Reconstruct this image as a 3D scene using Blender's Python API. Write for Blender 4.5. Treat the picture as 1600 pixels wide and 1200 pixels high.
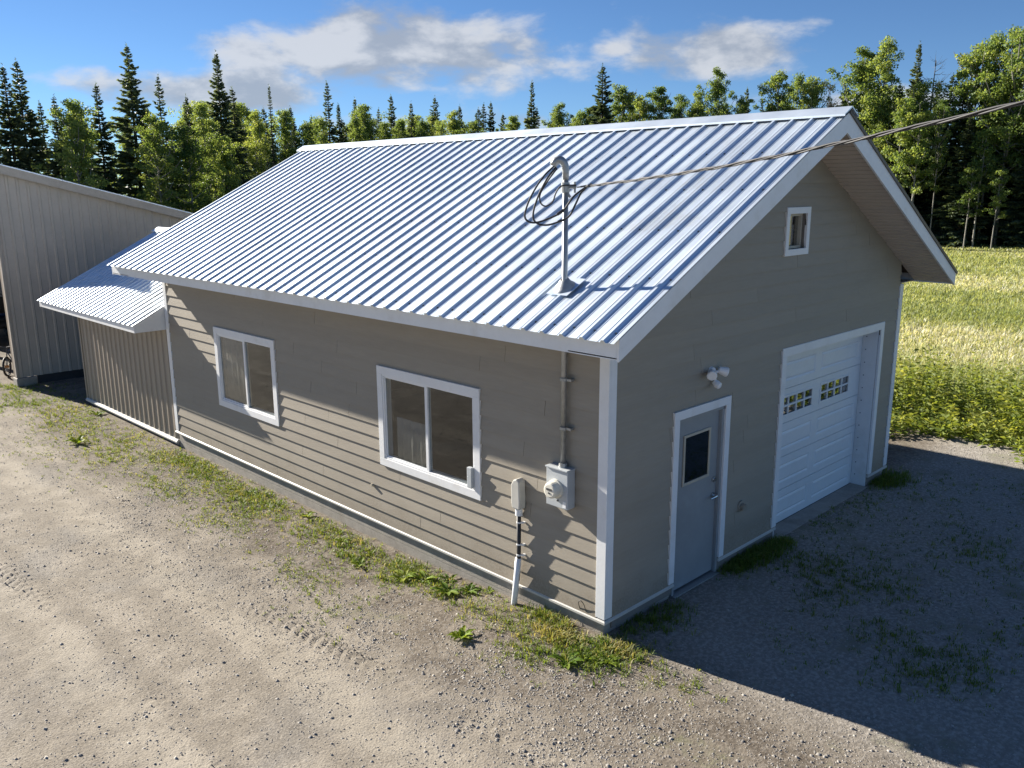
import bpy, math, random
import numpy as np
from mathutils import Matrix, Vector

S = bpy.context.scene
for o in list(bpy.data.objects):
    bpy.data.objects.remove(o)
COL = S.collection
rad = math.radians

# ------------------------------------------------------------------ camera
cam_d = bpy.data.cameras.new('camera')
cam_d.sensor_fit = 'HORIZONTAL'
cam_d.sensor_width = 36.0
cam_d.lens = 29.92
cam_d.clip_start = 0.05
cam_d.clip_end = 2000.0
cam = bpy.data.objects.new('camera', cam_d)
COL.objects.link(cam)
CAM = Vector((-6.0763, -4.8501, 4.2217))
YAW, PITCH, ROLL = 0.7809, -0.2257, -0.0055
fw = Vector((math.sin(YAW) * math.cos(PITCH), math.cos(YAW) * math.cos(PITCH), math.sin(PITCH)))
rt = Vector((math.cos(YAW), -math.sin(YAW), 0))
up = rt.cross(fw)
R_ = rt * math.cos(ROLL) + up * math.sin(ROLL)
U_ = -rt * math.sin(ROLL) + up * math.cos(ROLL)
m = Matrix((R_, U_, -fw)).transposed().to_4x4()
m.translation = CAM
cam.matrix_world = m
S.camera = cam
S.render.resolution_x, S.render.resolution_y = 1024, 768
S.cycles.max_bounces = 5
S.cycles.diffuse_bounces = 2
S.cycles.glossy_bounces = 2
S.cycles.transmission_bounces = 3
S.cycles.transparent_max_bounces = 8

# ------------------------------------------------------------------ light
SUN_TO = Vector((-0.165, 1.0, 0.41)).normalized()
sun_d = bpy.data.lights.new('sun', 'SUN')
sun_d.energy = 5.0
sun_d.angle = rad(0.55)
sun_d.color = (1.0, 0.93, 0.82)
sun = bpy.data.objects.new('sun', sun_d)
COL.objects.link(sun)
sun.rotation_euler = SUN_TO.to_track_quat('Z', 'Y').to_euler()
sun.location = (-10, 30, 30)
SKY_STRENGTH = 0.05
S.view_settings.view_transform = 'Standard'
S.view_settings.look = 'None'
S.view_settings.gamma = 1.0
S.view_settings.exposure = 1.45
S.view_settings.use_curve_mapping = False

W = bpy.data.worlds.new('World')
S.world = W
W.use_nodes = True
nt = W.node_tree
nt.nodes.clear()


def N(t, typ, **kw):
    n = t.nodes.new(typ)
    for k, v in kw.items():
        setattr(n, k, v)
    return n


def put(t, sock, v):
    if isinstance(v, bpy.types.NodeSocket):
        t.links.new(v, sock)
    elif isinstance(v, (tuple, list)) and len(v) == 3 and sock.type == 'RGBA':
        sock.default_value = (*v, 1)
    else:
        sock.default_value = v


def M(t, op, a, b=None, c=None, clamp=False):
    n = N(t, 'ShaderNodeMath', operation=op, use_clamp=clamp)
    put(t, n.inputs[0], a)
    if b is not None:
        put(t, n.inputs[1], b)
    if c is not None:
        put(t, n.inputs[2], c)
    return n.outputs[0]


def VM(t, op, a, b=None, out=0):
    n = N(t, 'ShaderNodeVectorMath', operation=op)
    put(t, n.inputs[0], a)
    if b is not None:
        if op == 'SCALE':
            put(t, n.inputs[3], b)
        else:
            put(t, n.inputs[1], b)
    return n.outputs[out]


def NOISE(t, vec, scale, detail=4, rough=0.55, dist=0.0):
    n = N(t, 'ShaderNodeTexNoise')
    if vec is not None:
        put(t, n.inputs['Vector'], vec)
    n.inputs['Scale'].default_value = scale
    n.inputs['Detail'].default_value = detail
    n.inputs['Roughness'].default_value = rough
    n.inputs['Distortion'].default_value = dist
    return n.outputs['Fac']


def SMOOTH(t, v, a, b, lo=0.0, hi=1.0):
    n = N(t, 'ShaderNodeMapRange', interpolation_type='SMOOTHSTEP')
    put(t, n.inputs['Value'], v)
    n.inputs['From Min'].default_value = a
    n.inputs['From Max'].default_value = b
    n.inputs['To Min'].default_value = lo
    n.inputs['To Max'].default_value = hi
    return n.outputs[0]


def MIX(t, f, a, b, mode='MIX'):
    n = N(t, 'ShaderNodeMix', data_type='RGBA', blend_type=mode)
    put(t, n.inputs[0], f)
    put(t, n.inputs[6], a)
    put(t, n.inputs[7], b)
    return n.outputs[2]


def build_world():
    t = nt
    sky = N(t, 'ShaderNodeTexSky', sky_type='NISHITA')
    sky.sun_disc = False
    sky.sun_elevation = math.asin(SUN_TO.z)
    sky.sun_rotation = math.atan2(SUN_TO.x, SUN_TO.y)
    sky.altitude = 1400
    sky.air_density = 0.85
    sky.dust_density = 0.0
    sky.ozone_density = 3.0
    tc = N(t, 'ShaderNodeTexCoord')
    d = tc.outputs['Generated']
    sep = N(t, 'ShaderNodeSeparateXYZ')
    put(t, sep.inputs[0], d)
    z = sep.outputs[2]
    # flatten cloud noise: project the direction on a plane high above
    zz = M(t, 'ADD', M(t, 'MAXIMUM', z, 0.0), 0.12)
    flat = N(t, 'ShaderNodeCombineXYZ')
    put(t, flat.inputs[0], M(t, 'DIVIDE', sep.outputs[0], zz))
    put(t, flat.inputs[1], M(t, 'DIVIDE', sep.outputs[1], zz))
    put(t, flat.inputs[2], M(t, 'MULTIPLY', z, 4.0))
    dn = VM(t, 'MULTIPLY', d, (1.0, 1.0, 2.2))
    n1 = NOISE(t, dn, 9.0, 8, 0.56, 0.15)
    n_shift = NOISE(t, VM(t, 'ADD', dn, (-0.012, 0.02, 0.055)), 9.0, 6, 0.56, 0.15)
    far = NOISE(t, flat.outputs[0], 0.55, 6, 0.55, 0.1)
    # single clouds: direction, half width, half height
    clouds = [((0.5933, 0.7939, 0.148), 0.245, 0.062, 1.0),
              ((0.841, 0.5247, 0.143), 0.115, 0.044, 1.0),
              ((0.4402, 0.8923, 0.100), 0.155, 0.032, 1.0),
              ((0.7723, 0.6182, 0.148), 0.035, 0.010, 0.45),
              ((0.92, 0.38, 0.085), 0.15, 0.018, 0.45),
              ((0.70, 0.71, 0.075), 0.20, 0.016, 0.4),
              ((0.97, -0.2, 0.16), 0.20, 0.04, 1.0),
              ((-0.2, 0.96, 0.18), 0.22, 0.05, 1.0)]
    mask = None
    for c, hw, hh, g in clouds:
        c = Vector(c).normalized()
        r = c.cross(Vector((0, 0, 1))).normalized()
        u = r.cross(c)
        off = VM(t, 'SUBTRACT', d, tuple(c))
        a = M(t, 'DIVIDE', VM(t, 'DOT_PRODUCT', off, tuple(r), 1), hw)
        b = M(t, 'DIVIDE', VM(t, 'DOT_PRODUCT', off, tuple(u), 1), hh)
        rr = M(t, 'SQRT', M(t, 'ADD', M(t, 'MULTIPLY', a, a), M(t, 'MULTIPLY', b, b)))
        v = M(t, 'MULTIPLY', M(t, 'SUBTRACT', 0.95, rr), g)
        v = M(t, 'MAXIMUM', v, -1.0)
        mask = v if mask is None else M(t, 'MAXIMUM', mask, v)
    dens = M(t, 'ADD', M(t, 'MULTIPLY', mask, 0.9), M(t, 'MULTIPLY', M(t, 'SUBTRACT', n1, 0.5), 1.9))
    cov = SMOOTH(t, dens, 0.02, 0.46)
    # the rest of the sky: scattered clouds higher up, out of the picture
    hi = SMOOTH(t, z, 0.20, 0.34)
    cov2 = M(t, 'MULTIPLY', SMOOTH(t, far, 0.53, 0.68), hi)
    cov = M(t, 'MAXIMUM', M(t, 'MULTIPLY', cov, 0.85), M(t, 'MULTIPLY', cov2, 0.75))
    lit = SMOOTH(t, M(t, 'SUBTRACT', n1, n_shift), -0.10, 0.13)
    ccol = MIX(t, lit, (2.9, 3.2, 3.7), (5.2, 5.3, 5.5))
    skyc = MIX(t, 1.0, sky.outputs[0], (0.58, 0.72, 0.87), 'MULTIPLY')
    out = MIX(t, cov, skyc, ccol)
    bg = N(t, 'ShaderNodeBackground')
    put(t, bg.inputs[0], out)
    bg.inputs[1].default_value = SKY_STRENGTH
    o = N(t, 'ShaderNodeOutputWorld')
    t.links.new(bg.outputs[0], o.inputs[0])


build_world()

# ------------------------------------------------------------------ materials
MATS = {}


def mat(name, color, rough=0.6, metal=0.0, vary=0.12, vscale=3.0, bump=0.0, bscale=40.0, spec=0.5, stretch=None, dirt=None, splash=False):
    if name in MATS:
        return MATS[name]
    mm = bpy.data.materials.new(name)
    mm.use_nodes = True
    t = mm.node_tree
    b = t.nodes['Principled BSDF']
    geo = N(t, 'ShaderNodeNewGeometry')
    pos = geo.outputs['Position']
    if stretch:
        pos = VM(t, 'MULTIPLY', pos, stretch)
    n1 = NOISE(t, pos, vscale, 5, 0.6)
    n2 = NOISE(t, pos, vscale * 7.3, 3, 0.6)
    f = M(t, 'ADD', M(t, 'MULTIPLY', n1, 0.65), M(t, 'MULTIPLY', n2, 0.35))
    f = SMOOTH(t, f, 0.3, 0.7)
    lo = tuple(c * (1 - vary) for c in color)
    hi = tuple(min(1, c * (1 + vary)) for c in color)
    col = MIX(t, f, lo, hi)
    if dirt:
        dcol, amt, dsc = dirt
        dn = SMOOTH(t, NOISE(t, geo.outputs['Position'], dsc, 6, 0.65), 0.52, 0.75, 0, amt)
        col = MIX(t, dn, col, dcol)
    if splash:      # soil splashed up by the rain
        sz = N(t, 'ShaderNodeSeparateXYZ')
        put(t, sz.inputs[0], geo.outputs['Position'])
        hgt = M(t, 'ADD', sz.outputs[2], M(t, 'MULTIPLY', M(t, 'SUBTRACT', NOISE(t, geo.outputs['Position'], 2.3, 5, 0.65), 0.5), 0.9))
        sf = M(t, 'MULTIPLY', SMOOTH(t, hgt, 0.45, -0.05), SMOOTH(t, NOISE(t, geo.outputs['Position'], 45, 4, 0.7), 0.38, 0.6, 0.2, 0.75))
        col = MIX(t, sf, col, (0.21, 0.17, 0.125))
    if splash:
        oi = N(t, 'ShaderNodeObjectInfo')
        hs = N(t, 'ShaderNodeHueSaturation')
        put(t, hs.inputs['Color'], col)
        put(t, hs.inputs['Value'], M(t, 'ADD', M(t, 'MULTIPLY', oi.outputs['Random'], 0.07), 0.965))
        col = hs.outputs[0]
    put(t, b.inputs['Base Color'], col)
    rr = M(t, 'ADD', M(t, 'MULTIPLY', M(t, 'SUBTRACT', n1, 0.5), 0.25), rough, clamp=True)
    put(t, b.inputs['Roughness'], rr)
    b.inputs['Metallic'].default_value = metal
    b.inputs['Specular IOR Level'].default_value = spec
    if bump > 0:
        bn = N(t, 'ShaderNodeBump')
        bn.inputs['Strength'].default_value = bump
        bn.inputs['Distance'].default_value = 0.01
        put(t, bn.inputs['Height'], NOISE(t, pos, bscale, 4, 0.6))
        t.links.new(bn.outputs[0], b.inputs['Normal'])
    MATS[name] = mm
    return mm


def leaf_mat(name, c0, c1, c2, trans=0.4, rough=0.55):
    """foliage: colour from the per-leaf 'tint' attribute, light passes through the leaf"""
    mm = bpy.data.materials.new(name)
    mm.use_nodes = True
    t = mm.node_tree
    t.nodes.clear()
    at = N(t, 'ShaderNodeAttribute', attribute_name='tint')
    r = N(t, 'ShaderNodeValToRGB')
    e = r.color_ramp.elements
    e[0].position = 0.0
    e[0].color = (*c0, 1)
    e[1].position = 1.0
    e[1].color = (*c2, 1)
    k = e.new(0.5)
    k.color = (*c1, 1)
    put(t, r.inputs[0], at.outputs['Fac'])
    oi = N(t, 'ShaderNodeObjectInfo')
    hs = N(t, 'ShaderNodeHueSaturation')
    put(t, hs.inputs['Color'], r.outputs[0])
    put(t, hs.inputs['Value'], M(t, 'ADD', M(t, 'MULTIPLY', oi.outputs['Random'], 0.5), 0.75))
    put(t, hs.inputs['Hue'], M(t, 'ADD', M(t, 'MULTIPLY', oi.outputs['Random'], -0.03), 0.512))
    col = hs.outputs[0]
    b = N(t, 'ShaderNodeBsdfPrincipled')
    put(t, b.inputs['Base Color'], col)
    b.inputs['Roughness'].default_value = rough
    b.inputs['Specular IOR Level'].default_value = 0.25
    tr = N(t, 'ShaderNodeBsdfTranslucent')
    put(t, tr.inputs[0], MIX(t, 1.0, col, (1.65, 1.5, 0.75), 'MULTIPLY'))
    mx = N(t, 'ShaderNodeMixShader')
    mx.inputs[0].default_value = trans
    t.links.new(b.outputs[0], mx.inputs[1])
    t.links.new(tr.outputs[0], mx.inputs[2])
    o = N(t, 'ShaderNodeOutputMaterial')
    t.links.new(mx.outputs[0], o.inputs[0])
    MATS[name] = mm
    return mm


def glass_mat(name, tint=(0.75, 0.8, 0.8), refl=1.0):
    mm = bpy.data.materials.new(name)
    mm.use_nodes = True
    t = mm.node_tree
    t.nodes.clear()
    g = N(t, 'ShaderNodeBsdfGlossy')
    g.inputs['Roughness'].default_value = 0.015
    tr = N(t, 'ShaderNodeBsdfTransparent')
    tr.inputs[0].default_value = (*tint, 1)
    geo = N(t, 'ShaderNodeNewGeometry')
    cs = M(t, 'ABSOLUTE', VM(t, 'DOT_PRODUCT', geo.outputs['Incoming'], geo.outputs['Normal'], 1))
    frv = M(t, 'ADD', M(t, 'MULTIPLY', M(t, 'POWER', M(t, 'SUBTRACT', 1.0, cs), 5.0), 0.94), 0.07)
    bn = N(t, 'ShaderNodeBump')
    bn.inputs['Strength'].default_value = 0.03
    bn.inputs['Distance'].default_value = 0.02
    put(t, bn.inputs['Height'], NOISE(t, geo.outputs['Position'], 2.0, 1))
    t.links.new(bn.outputs[0], g.inputs['Normal'])
    mx = N(t, 'ShaderNodeMixShader')
    put(t, mx.inputs[0], M(t, 'MULTIPLY', frv, refl, clamp=True))
    t.links.new(tr.outputs[0], mx.inputs[1])
    t.links.new(g.outputs[0], mx.inputs[2])
    o = N(t, 'ShaderNodeOutputMaterial')
    t.links.new(mx.outputs[0], o.inputs[0])
    MATS[name] = mm
    return mm


mat('siding', (0.310, 0.274, 0.220), 0.62, vary=0.07, vscale=1.2, bump=0.18, bscale=55, stretch=(0.5, 0.5, 5.0), dirt=((0.345, 0.310, 0.250), 0.35, 1.6), splash=True)
mat('white_trim', (0.78, 0.79, 0.80), 0.45, vary=0.04, vscale=2.0, bump=0.06, bscale=60, dirt=((0.55, 0.52, 0.46), 0.35, 3.0))
mat('skirt', (0.52, 0.505, 0.47), 0.5, vary=0.08, vscale=4, dirt=((0.42, 0.38, 0.32), 0.6, 4.0))
mat('white_vinyl', (0.80, 0.81, 0.82), 0.35, vary=0.03)
mat('roof_metal', (0.72, 0.80, 0.88), 0.54, 0.86, vary=0.06, vscale=0.8, spec=0.6, dirt=((0.60, 0.61, 0.60), 0.45, 2.2), bump=0.10, bscale=1.7)
mat('edge_metal', (0.10, 0.085, 0.075), 0.5, 0.4)
mat('screw', (0.16, 0.17, 0.19), 0.5, 0.6)
mat('soffit', (0.58, 0.50, 0.43), 0.55, vary=0.05)
mat('concrete', (0.33, 0.30, 0.26), 0.85, vary=0.18, vscale=5, bump=0.4, bscale=70, dirt=((0.20, 0.17, 0.13), 0.6, 2.0))
mat('interior', (0.20, 0.18, 0.16), 0.8)
mat('curtain', (0.36, 0.31, 0.26), 0.9, vary=0.10, vscale=8)
mat('door_grey', (0.285, 0.300, 0.308), 0.45, vary=0.06, vscale=2, dirt=((0.34, 0.37, 0.39), 0.4, 4.0))
mat('door_white', (0.74, 0.76, 0.77), 0.42, vary=0.03, dirt=((0.60, 0.60, 0.57), 0.3, 2.0))
mat('beige_frame', (0.48, 0.43, 0.34), 0.5)
mat('galvanized', (0.36, 0.37, 0.37), 0.45, 0.6, vary=0.15, vscale=20)
mat('chrome', (0.62, 0.62, 0.62), 0.22, 1.0, vary=0.05)
mat('box_grey', (0.46, 0.49, 0.51), 0.42, vary=0.05)
mat('pvc', (0.50, 0.49, 0.45), 0.5, vary=0.06)
mat('meter_white', (0.70, 0.67, 0.58), 0.4, vary=0.05)
mat('black_rubber', (0.018, 0.018, 0.02), 0.5, vary=0.2)
mat('cable', (0.022, 0.022, 0.025), 0.6, vary=0.2)
mat('bare_wire', (0.055, 0.055, 0.060), 0.7, 0.0)
mat('shed_metal', (0.345, 0.295, 0.235), 0.5, 0.0, vary=0.05, spec=0.5)
mat('barn_metal', (0.450, 0.400, 0.340), 0.5, 0.0, vary=0.06, spec=0.5, dirt=((0.34, 0.31, 0.27), 0.4, 0.8))
mat('tan_trim', (0.42, 0.37, 0.31), 0.55)
mat('wood', (0.17, 0.125, 0.085), 0.8, vary=0.25, vscale=6, stretch=(6, 6, 0.6))
mat('bark_dark', (0.075, 0.062, 0.050), 0.9, vary=0.3, vscale=5)
mat('bark_pale', (0.22, 0.21, 0.185), 0.85, vary=0.35, vscale=4)
mat('dead_wood', (0.16, 0.145, 0.13), 0.9, vary=0.2)
mat('blue_paint', (0.03, 0.08, 0.22), 0.4)
mat('steel_dark', (0.07, 0.07, 0.075), 0.5, 0.4)
mat('orange_plastic', (0.45, 0.20, 0.05), 0.5)
glass_mat('glass', (0.82, 0.85, 0.86), 0.85)
glass_mat('glass_door', (0.80, 0.83, 0.83), 3.2)
glass_mat('glass_dark', (0.30, 0.36, 0.40), 2.0)
leaf_mat('aspen_leaf', (0.095, 0.158, 0.048), (0.170, 0.245, 0.076), (0.275, 0.325, 0.112), 0.48)
leaf_mat('spruce_needle', (0.058, 0.092, 0.060), (0.092, 0.132, 0.078), (0.150, 0.178, 0.090), 0.34)
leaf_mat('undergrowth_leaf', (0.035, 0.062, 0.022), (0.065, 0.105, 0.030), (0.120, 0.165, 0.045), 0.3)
leaf_mat('field_grass', (0.225, 0.295, 0.105), (0.390, 0.425, 0.200), (0.78, 0.76, 0.69), 0.40)
leaf_mat('yard_grass', (0.095, 0.165, 0.028), (0.215, 0.275, 0.048), (0.42, 0.36, 0.17), 0.40)
leaf_mat('weed_leaf', (0.085, 0.160, 0.022), (0.165, 0.255, 0.028), (0.27, 0.32, 0.05), 0.40)
leaf_mat('thicket_leaf', (0.075, 0.130, 0.028), (0.160, 0.210, 0.045), (0.30, 0.32, 0.09), 0.42)


def stone_mat():
    mm = bpy.data.materials.new('stone')
    mm.use_nodes = True
    t = mm.node_tree
    b = t.nodes['Principled BSDF']
    at = N(t, 'ShaderNodeAttribute', attribute_name='tint')
    col = MIX(t, at.outputs['Fac'], (0.170, 0.158, 0.148), (0.520, 0.485, 0.430))
    geo = N(t, 'ShaderNodeNewGeometry')
    put(t, b.inputs['Base Color'], MIX(t, SMOOTH(t, NOISE(t, geo.outputs['Position'], 120, 3), 0.35, 0.65, 0, 0.35), col, (0.26, 0.24, 0.21)))
    b.inputs['Roughness'].default_value = 0.85
    MATS['stone'] = mm


stone_mat()


def ground_mat():
    mm = bpy.data.materials.new('ground')
    mm.use_nodes = True
    t = mm.node_tree
    b = t.nodes['Principled BSDF']
    geo = N(t, 'ShaderNodeNewGeometry')
    P = geo.outputs['Position']
    sp = N(t, 'ShaderNodeSeparateXYZ')
    put(t, sp.inputs[0], P)
    x, y = sp.outputs[0], sp.outputs[1]
    big = NOISE(t, P, 0.55, 5, 0.6)
    mid = NOISE(t, P, 2.6, 6, 0.62)
    fine = NOISE(t, P, 22.0, 5, 0.65)
    grit = NOISE(t, P, 46.0, 5, 0.75)
    vor = N(t, 'ShaderNodeTexVoronoi')
    put(t, vor.inputs['Vector'], P)
    vor.inputs['Scale'].default_value = 42.0
    # pale, driven-over gravel
    drive = MIX(t, SMOOTH(t, mid, 0.35, 0.68), (0.260, 0.228, 0.184), (0.375, 0.332, 0.270))
    drive = MIX(t, SMOOTH(t, big, 0.50, 0.68, 0, 0.6), drive, (0.230, 0.220, 0.205))
    # loose stones in the surface
    stones = MIX(t, vor.outputs['Color'], (0.14, 0.13, 0.125), (0.42, 0.39, 0.36))
    stf = M(t, 'MULTIPLY', SMOOTH(t, fine, 0.52, 0.66), SMOOTH(t, mid, 0.38, 0.62, 0.25, 0.95))
    drive = MIX(t, M(t, 'MULTIPLY', stf, 0.6), drive, stones)
    grit2 = NOISE(t, P, 19.0, 6, 0.8)
    drive = MIX(t, SMOOTH(t, grit, 0.46, 0.33, 0, 0.85), drive, (0.100, 0.086, 0.070))
    drive = MIX(t, SMOOTH(t, grit2, 0.45, 0.34, 0, 0.6), drive, (0.135, 0.117, 0.095))
    drive = MIX(t, SMOOTH(t, grit, 0.54, 0.66, 0, 0.8), drive, (0.46, 0.415, 0.345))
    trk = M(t, 'ADD', M(t, 'ADD', x, 2.35), M(t, 'MULTIPLY', M(t, 'POWER', M(t, 'SUBTRACT', y, 3.0), 2.0), 0.0042))
    trk = M(t, 'ABSOLUTE', M(t, 'ADD', trk, M(t, 'MULTIPLY', M(t, 'SUBTRACT', big, 0.5), 0.5)))
    trk2 = M(t, 'ABSOLUTE', M(t, 'SUBTRACT', trk, 1.55))
    for tk in (trk, trk2):
        drive = MIX(t, M(t, 'MULTIPLY', SMOOTH(t, M(t, 'ABSOLUTE', M(t, 'SUBTRACT', tk, 0.42)), 0.2, 0.05), SMOOTH(t, mid, 0.3, 0.6, 0.05, 0.35)), drive, (0.190, 0.166, 0.135))
        drive = MIX(t, M(t, 'MULTIPLY', SMOOTH(t, tk, 0.36, 0.10), SMOOTH(t, mid, 0.3, 0.6, 0.1, 0.55)), drive, (0.385, 0.345, 0.280))
    # brown soil beside the walls
    soil = MIX(t, SMOOTH(t, mid, 0.35, 0.65), (0.115, 0.095, 0.074), (0.205, 0.176, 0.140))
    soil = MIX(t, SMOOTH(t, fine, 0.45, 0.62, 0, 0.55), soil, (0.30, 0.265, 0.22))
    soil = MIX(t, SMOOTH(t, grit2, 0.46, 0.32, 0, 0.7), soil, (0.070, 0.058, 0.045))
    soil = MIX(t, SMOOTH(t, grit, 0.58, 0.72, 0, 0.6), soil, (0.34, 0.31, 0.27))
    xw = M(t, 'ADD', x, M(t, 'MULTIPLY', M(t, 'SUBTRACT', big, 0.5), 2.2))
    near = SMOOTH(t, xw, -2.1, -0.9)
    col = MIX(t, near, drive, soil)
    yard = M(t, 'MULTIPLY', SMOOTH(t, y, 0.4, -0.6), SMOOTH(t, x, -0.4, 0.8))
    col = MIX(t, M(t, 'MULTIPLY', yard, 0.85), col, MIX(t, SMOOTH(t, fine, 0.4, 0.65), (0.285, 0.262, 0.228), (0.440, 0.410, 0.368)))  # gravel in the garage's shadow painted paler to lift the shade
    # thin moss and small plants
    g = M(t, 'MULTIPLY', SMOOTH(t, NOISE(t, P, 1.4, 6, 0.65), 0.54, 0.68), near)
    col = MIX(t, M(t, 'MULTIPLY', g, SMOOTH(t, fine, 0.42, 0.6, 0.1, 0.6)), col, (0.115, 0.130, 0.045))
    # field soil and thatch
    xf = M(t, 'ADD', x, M(t, 'MULTIPLY', M(t, 'SUBTRACT', mid, 0.5), 1.4))
    fld = SMOOTH(t, xf, 9.5, 10.2)
    thatch = MIX(t, SMOOTH(t, NOISE(t, P, 0.35, 5, 0.6), 0.35, 0.65), (0.190, 0.195, 0.070), (0.340, 0.310, 0.150))
    thatch = MIX(t, SMOOTH(t, NOISE(t, P, 6.0, 5, 0.7), 0.5, 0.7, 0, 0.6), thatch, (0.070, 0.085, 0.025))
    far_y = SMOOTH(t, y, 30.0, 36.0)
    col = MIX(t, M(t, 'MAXIMUM', fld, far_y), col, thatch)
    put(t, b.inputs['Base Color'], col)
    b.inputs['Roughness'].default_value = 0.95
    b.inputs['Specular IOR Level'].default_value = 0.15
    h = M(t, 'ADD', M(t, 'MULTIPLY', fine, 0.25), M(t, 'ADD', M(t, 'MULTIPLY', grit, 0.8), M(t, 'MULTIPLY', vor.outputs['Distance'], -0.35)))
    bn = N(t, 'ShaderNodeBump')
    bn.inputs['Strength'].default_value = 0.5
    bn.inputs['Distance'].default_value = 0.014
    put(t, bn.inputs['Height'], h)
    t.links.new(bn.outputs[0], b.inputs['Normal'])
    MATS['ground'] = mm
    return mm


ground_mat()

# ------------------------------------------------------------------ mesh helpers


class MB:
    def __init__(self):
        self.v, self.f = [], []

    def add(self, v, f):
        o = len(self.v)
        self.v += [tuple(p) for p in v]
        self.f += [tuple(i + o for i in q) for q in f]
        return self

    def box(self, a, b):
        x0, y0, z0 = (min(a[i], b[i]) for i in range(3))
        x1, y1, z1 = (max(a[i], b[i]) for i in range(3))
        return self.add([(x0, y0, z0), (x1, y0, z0), (x1, y1, z0), (x0, y1, z0), (x0, y0, z1), (x1, y0, z1), (x1, y1, z1), (x0, y1, z1)],
                        [(0, 3, 2, 1), (4, 5, 6, 7), (0, 1, 5, 4), (1, 2, 6, 5), (2, 3, 7, 6), (3, 0, 4, 7)])

    def prism(self, front, back):
        n = len(front)
        return self.add(list(front) + list(back), [tuple(range(n)), tuple(range(2 * n - 1, n - 1, -1))] + [(i, i + n, (i + 1) % n + n, (i + 1) % n) for i in range(n)])

    def tube(self, pts, r, n=8, cap=True):
        pts = [Vector(p) for p in pts]
        rs = r if isinstance(r, (list, tuple)) else [r] * len(pts)
        vs, fs = [], []
        t0 = (pts[1] - pts[0]).normalized()
        ref = Vector((0, 0, 1)) if abs(t0.z) < 0.9 else Vector((1, 0, 0))
        nrm = t0.cross(ref).normalized()
        for i, p in enumerate(pts):
            t = (pts[min(i + 1, len(pts) - 1)] - pts[max(i - 1, 0)]).normalized()
            nrm = (nrm - t * nrm.dot(t)).normalized()
            bn = t.cross(nrm)
            for k in range(n):
                a = 2 * math.pi * k / n
                vs.append(p + (nrm * math.cos(a) + bn * math.sin(a)) * rs[i])
        for i in range(len(pts) - 1):
            for k in range(n):
                fs.append((i * n + k, i * n + (k + 1) % n, (i + 1) * n + (k + 1) % n, (i + 1) * n + k))
        if cap:
            fs.append(tuple(range(n - 1, -1, -1)))
            fs.append(tuple(range((len(pts) - 1) * n, len(pts) * n)))
        return self.add(vs, fs)

    def obj(self, name, material, parent=None, smooth=False, bevel=0.0, loc=None):
        me = bpy.data.meshes.new(name)
        me.from_pydata(self.v, [], self.f)
        me.update()
        return link(name, me, material, parent, smooth, bevel, loc)


def link(name, me, material, parent=None, smooth=False, bevel=0.0, loc=None):
    o = bpy.data.objects.new(name, me)
    COL.objects.link(o)
    if material is not None and not me.materials:
        me.materials.append(MATS[material])
    if smooth:
        me.polygons.foreach_set('use_smooth', [True] * len(me.polygons))
    if bevel:
        b = o.modifiers.new('bevel', 'BEVEL')
        b.width = bevel
        b.segments = 2
        b.limit_method = 'ANGLE'
        b.angle_limit = rad(40)
    if parent is not None:
        o.parent = parent
    if loc is not None:
        o.location = loc
    return o


def fast_mesh(name, verts, tris, tint=None):
    verts = np.asarray(verts, np.float32)
    tris = np.asarray(tris, np.int32)
    me = bpy.data.meshes.new(name)
    me.vertices.add(len(verts))
    me.vertices.foreach_set('co', verts.ravel())
    k = tris.shape[1]
    me.loops.add(tris.size)
    me.loops.foreach_set('vertex_index', tris.ravel())
    me.polygons.add(len(tris))
    me.polygons.foreach_set('loop_start', np.arange(0, tris.size, k, dtype=np.int32))
    me.polygons.foreach_set('loop_total', np.full(len(tris), k, np.int32))
    me.update(calc_edges=True)
    if tint is not None:
        a = me.attributes.new('tint', 'FLOAT', 'POINT')
        a.data.foreach_set('value', np.asarray(tint, np.float32))
    return me


def thing(name, label, cat, loc=(0, 0, 0), group=None, rz=0.0):
    o = bpy.data.objects.new(name, None)
    o.empty_display_size = 0.2
    COL.objects.link(o)
    o.location = loc
    o.rotation_euler = (0, 0, rz)
    return tag(o, label, cat, group)


def tag(o, label=None, cat=None, group=None, kind=None):
    if label:
        o['label'] = label
    if cat:
        o['category'] = cat
    if group:
        o['group'] = group
    if kind:
        o['kind'] = kind
    return o


def part(o, parent):
    """parent a mesh given in world coordinates under an empty that may be moved"""
    o.parent = parent
    o.matrix_parent_inverse = Matrix.Translation(-Vector(parent.location)) if parent.parent is None else Matrix()
    return o


def spline(pts, n=8):
    """Catmull-Rom through the points"""
    P = [Vector(p) for p in pts]
    P = [P[0] * 2 - P[1]] + P + [P[-1] * 2 - P[-2]]
    out = []
    for i in range(1, len(P) - 2):
        for k in range(n):
            t = k / n
            a, b, c, d = P[i - 1], P[i], P[i + 1], P[i + 2]
            out.append(0.5 * ((2 * b) + (c - a) * t + (2 * a - 5 * b + 4 * c - d) * t * t + (3 * b - 3 * c + d - a) * t ** 3))
    out.append(P[-2])
    return out


def clip(poly, a, b, c):
    """keep the part of a 2D polygon where a*s + b*z <= c"""
    out = []
    for i in range(len(poly)):
        p, q = poly[i], poly[(i + 1) % len(poly)]
        dp, dq = a * p[0] + b * p[1] - c, a * q[0] + b * q[1] - c
        if dp <= 1e-9:
            out.append(p)
        if dp * dq < -1e-12:
            k = dp / (dp - dq)
            out.append((p[0] + (q[0] - p[0]) * k, p[1] + (q[1] - p[1]) * k))
    return out


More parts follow.
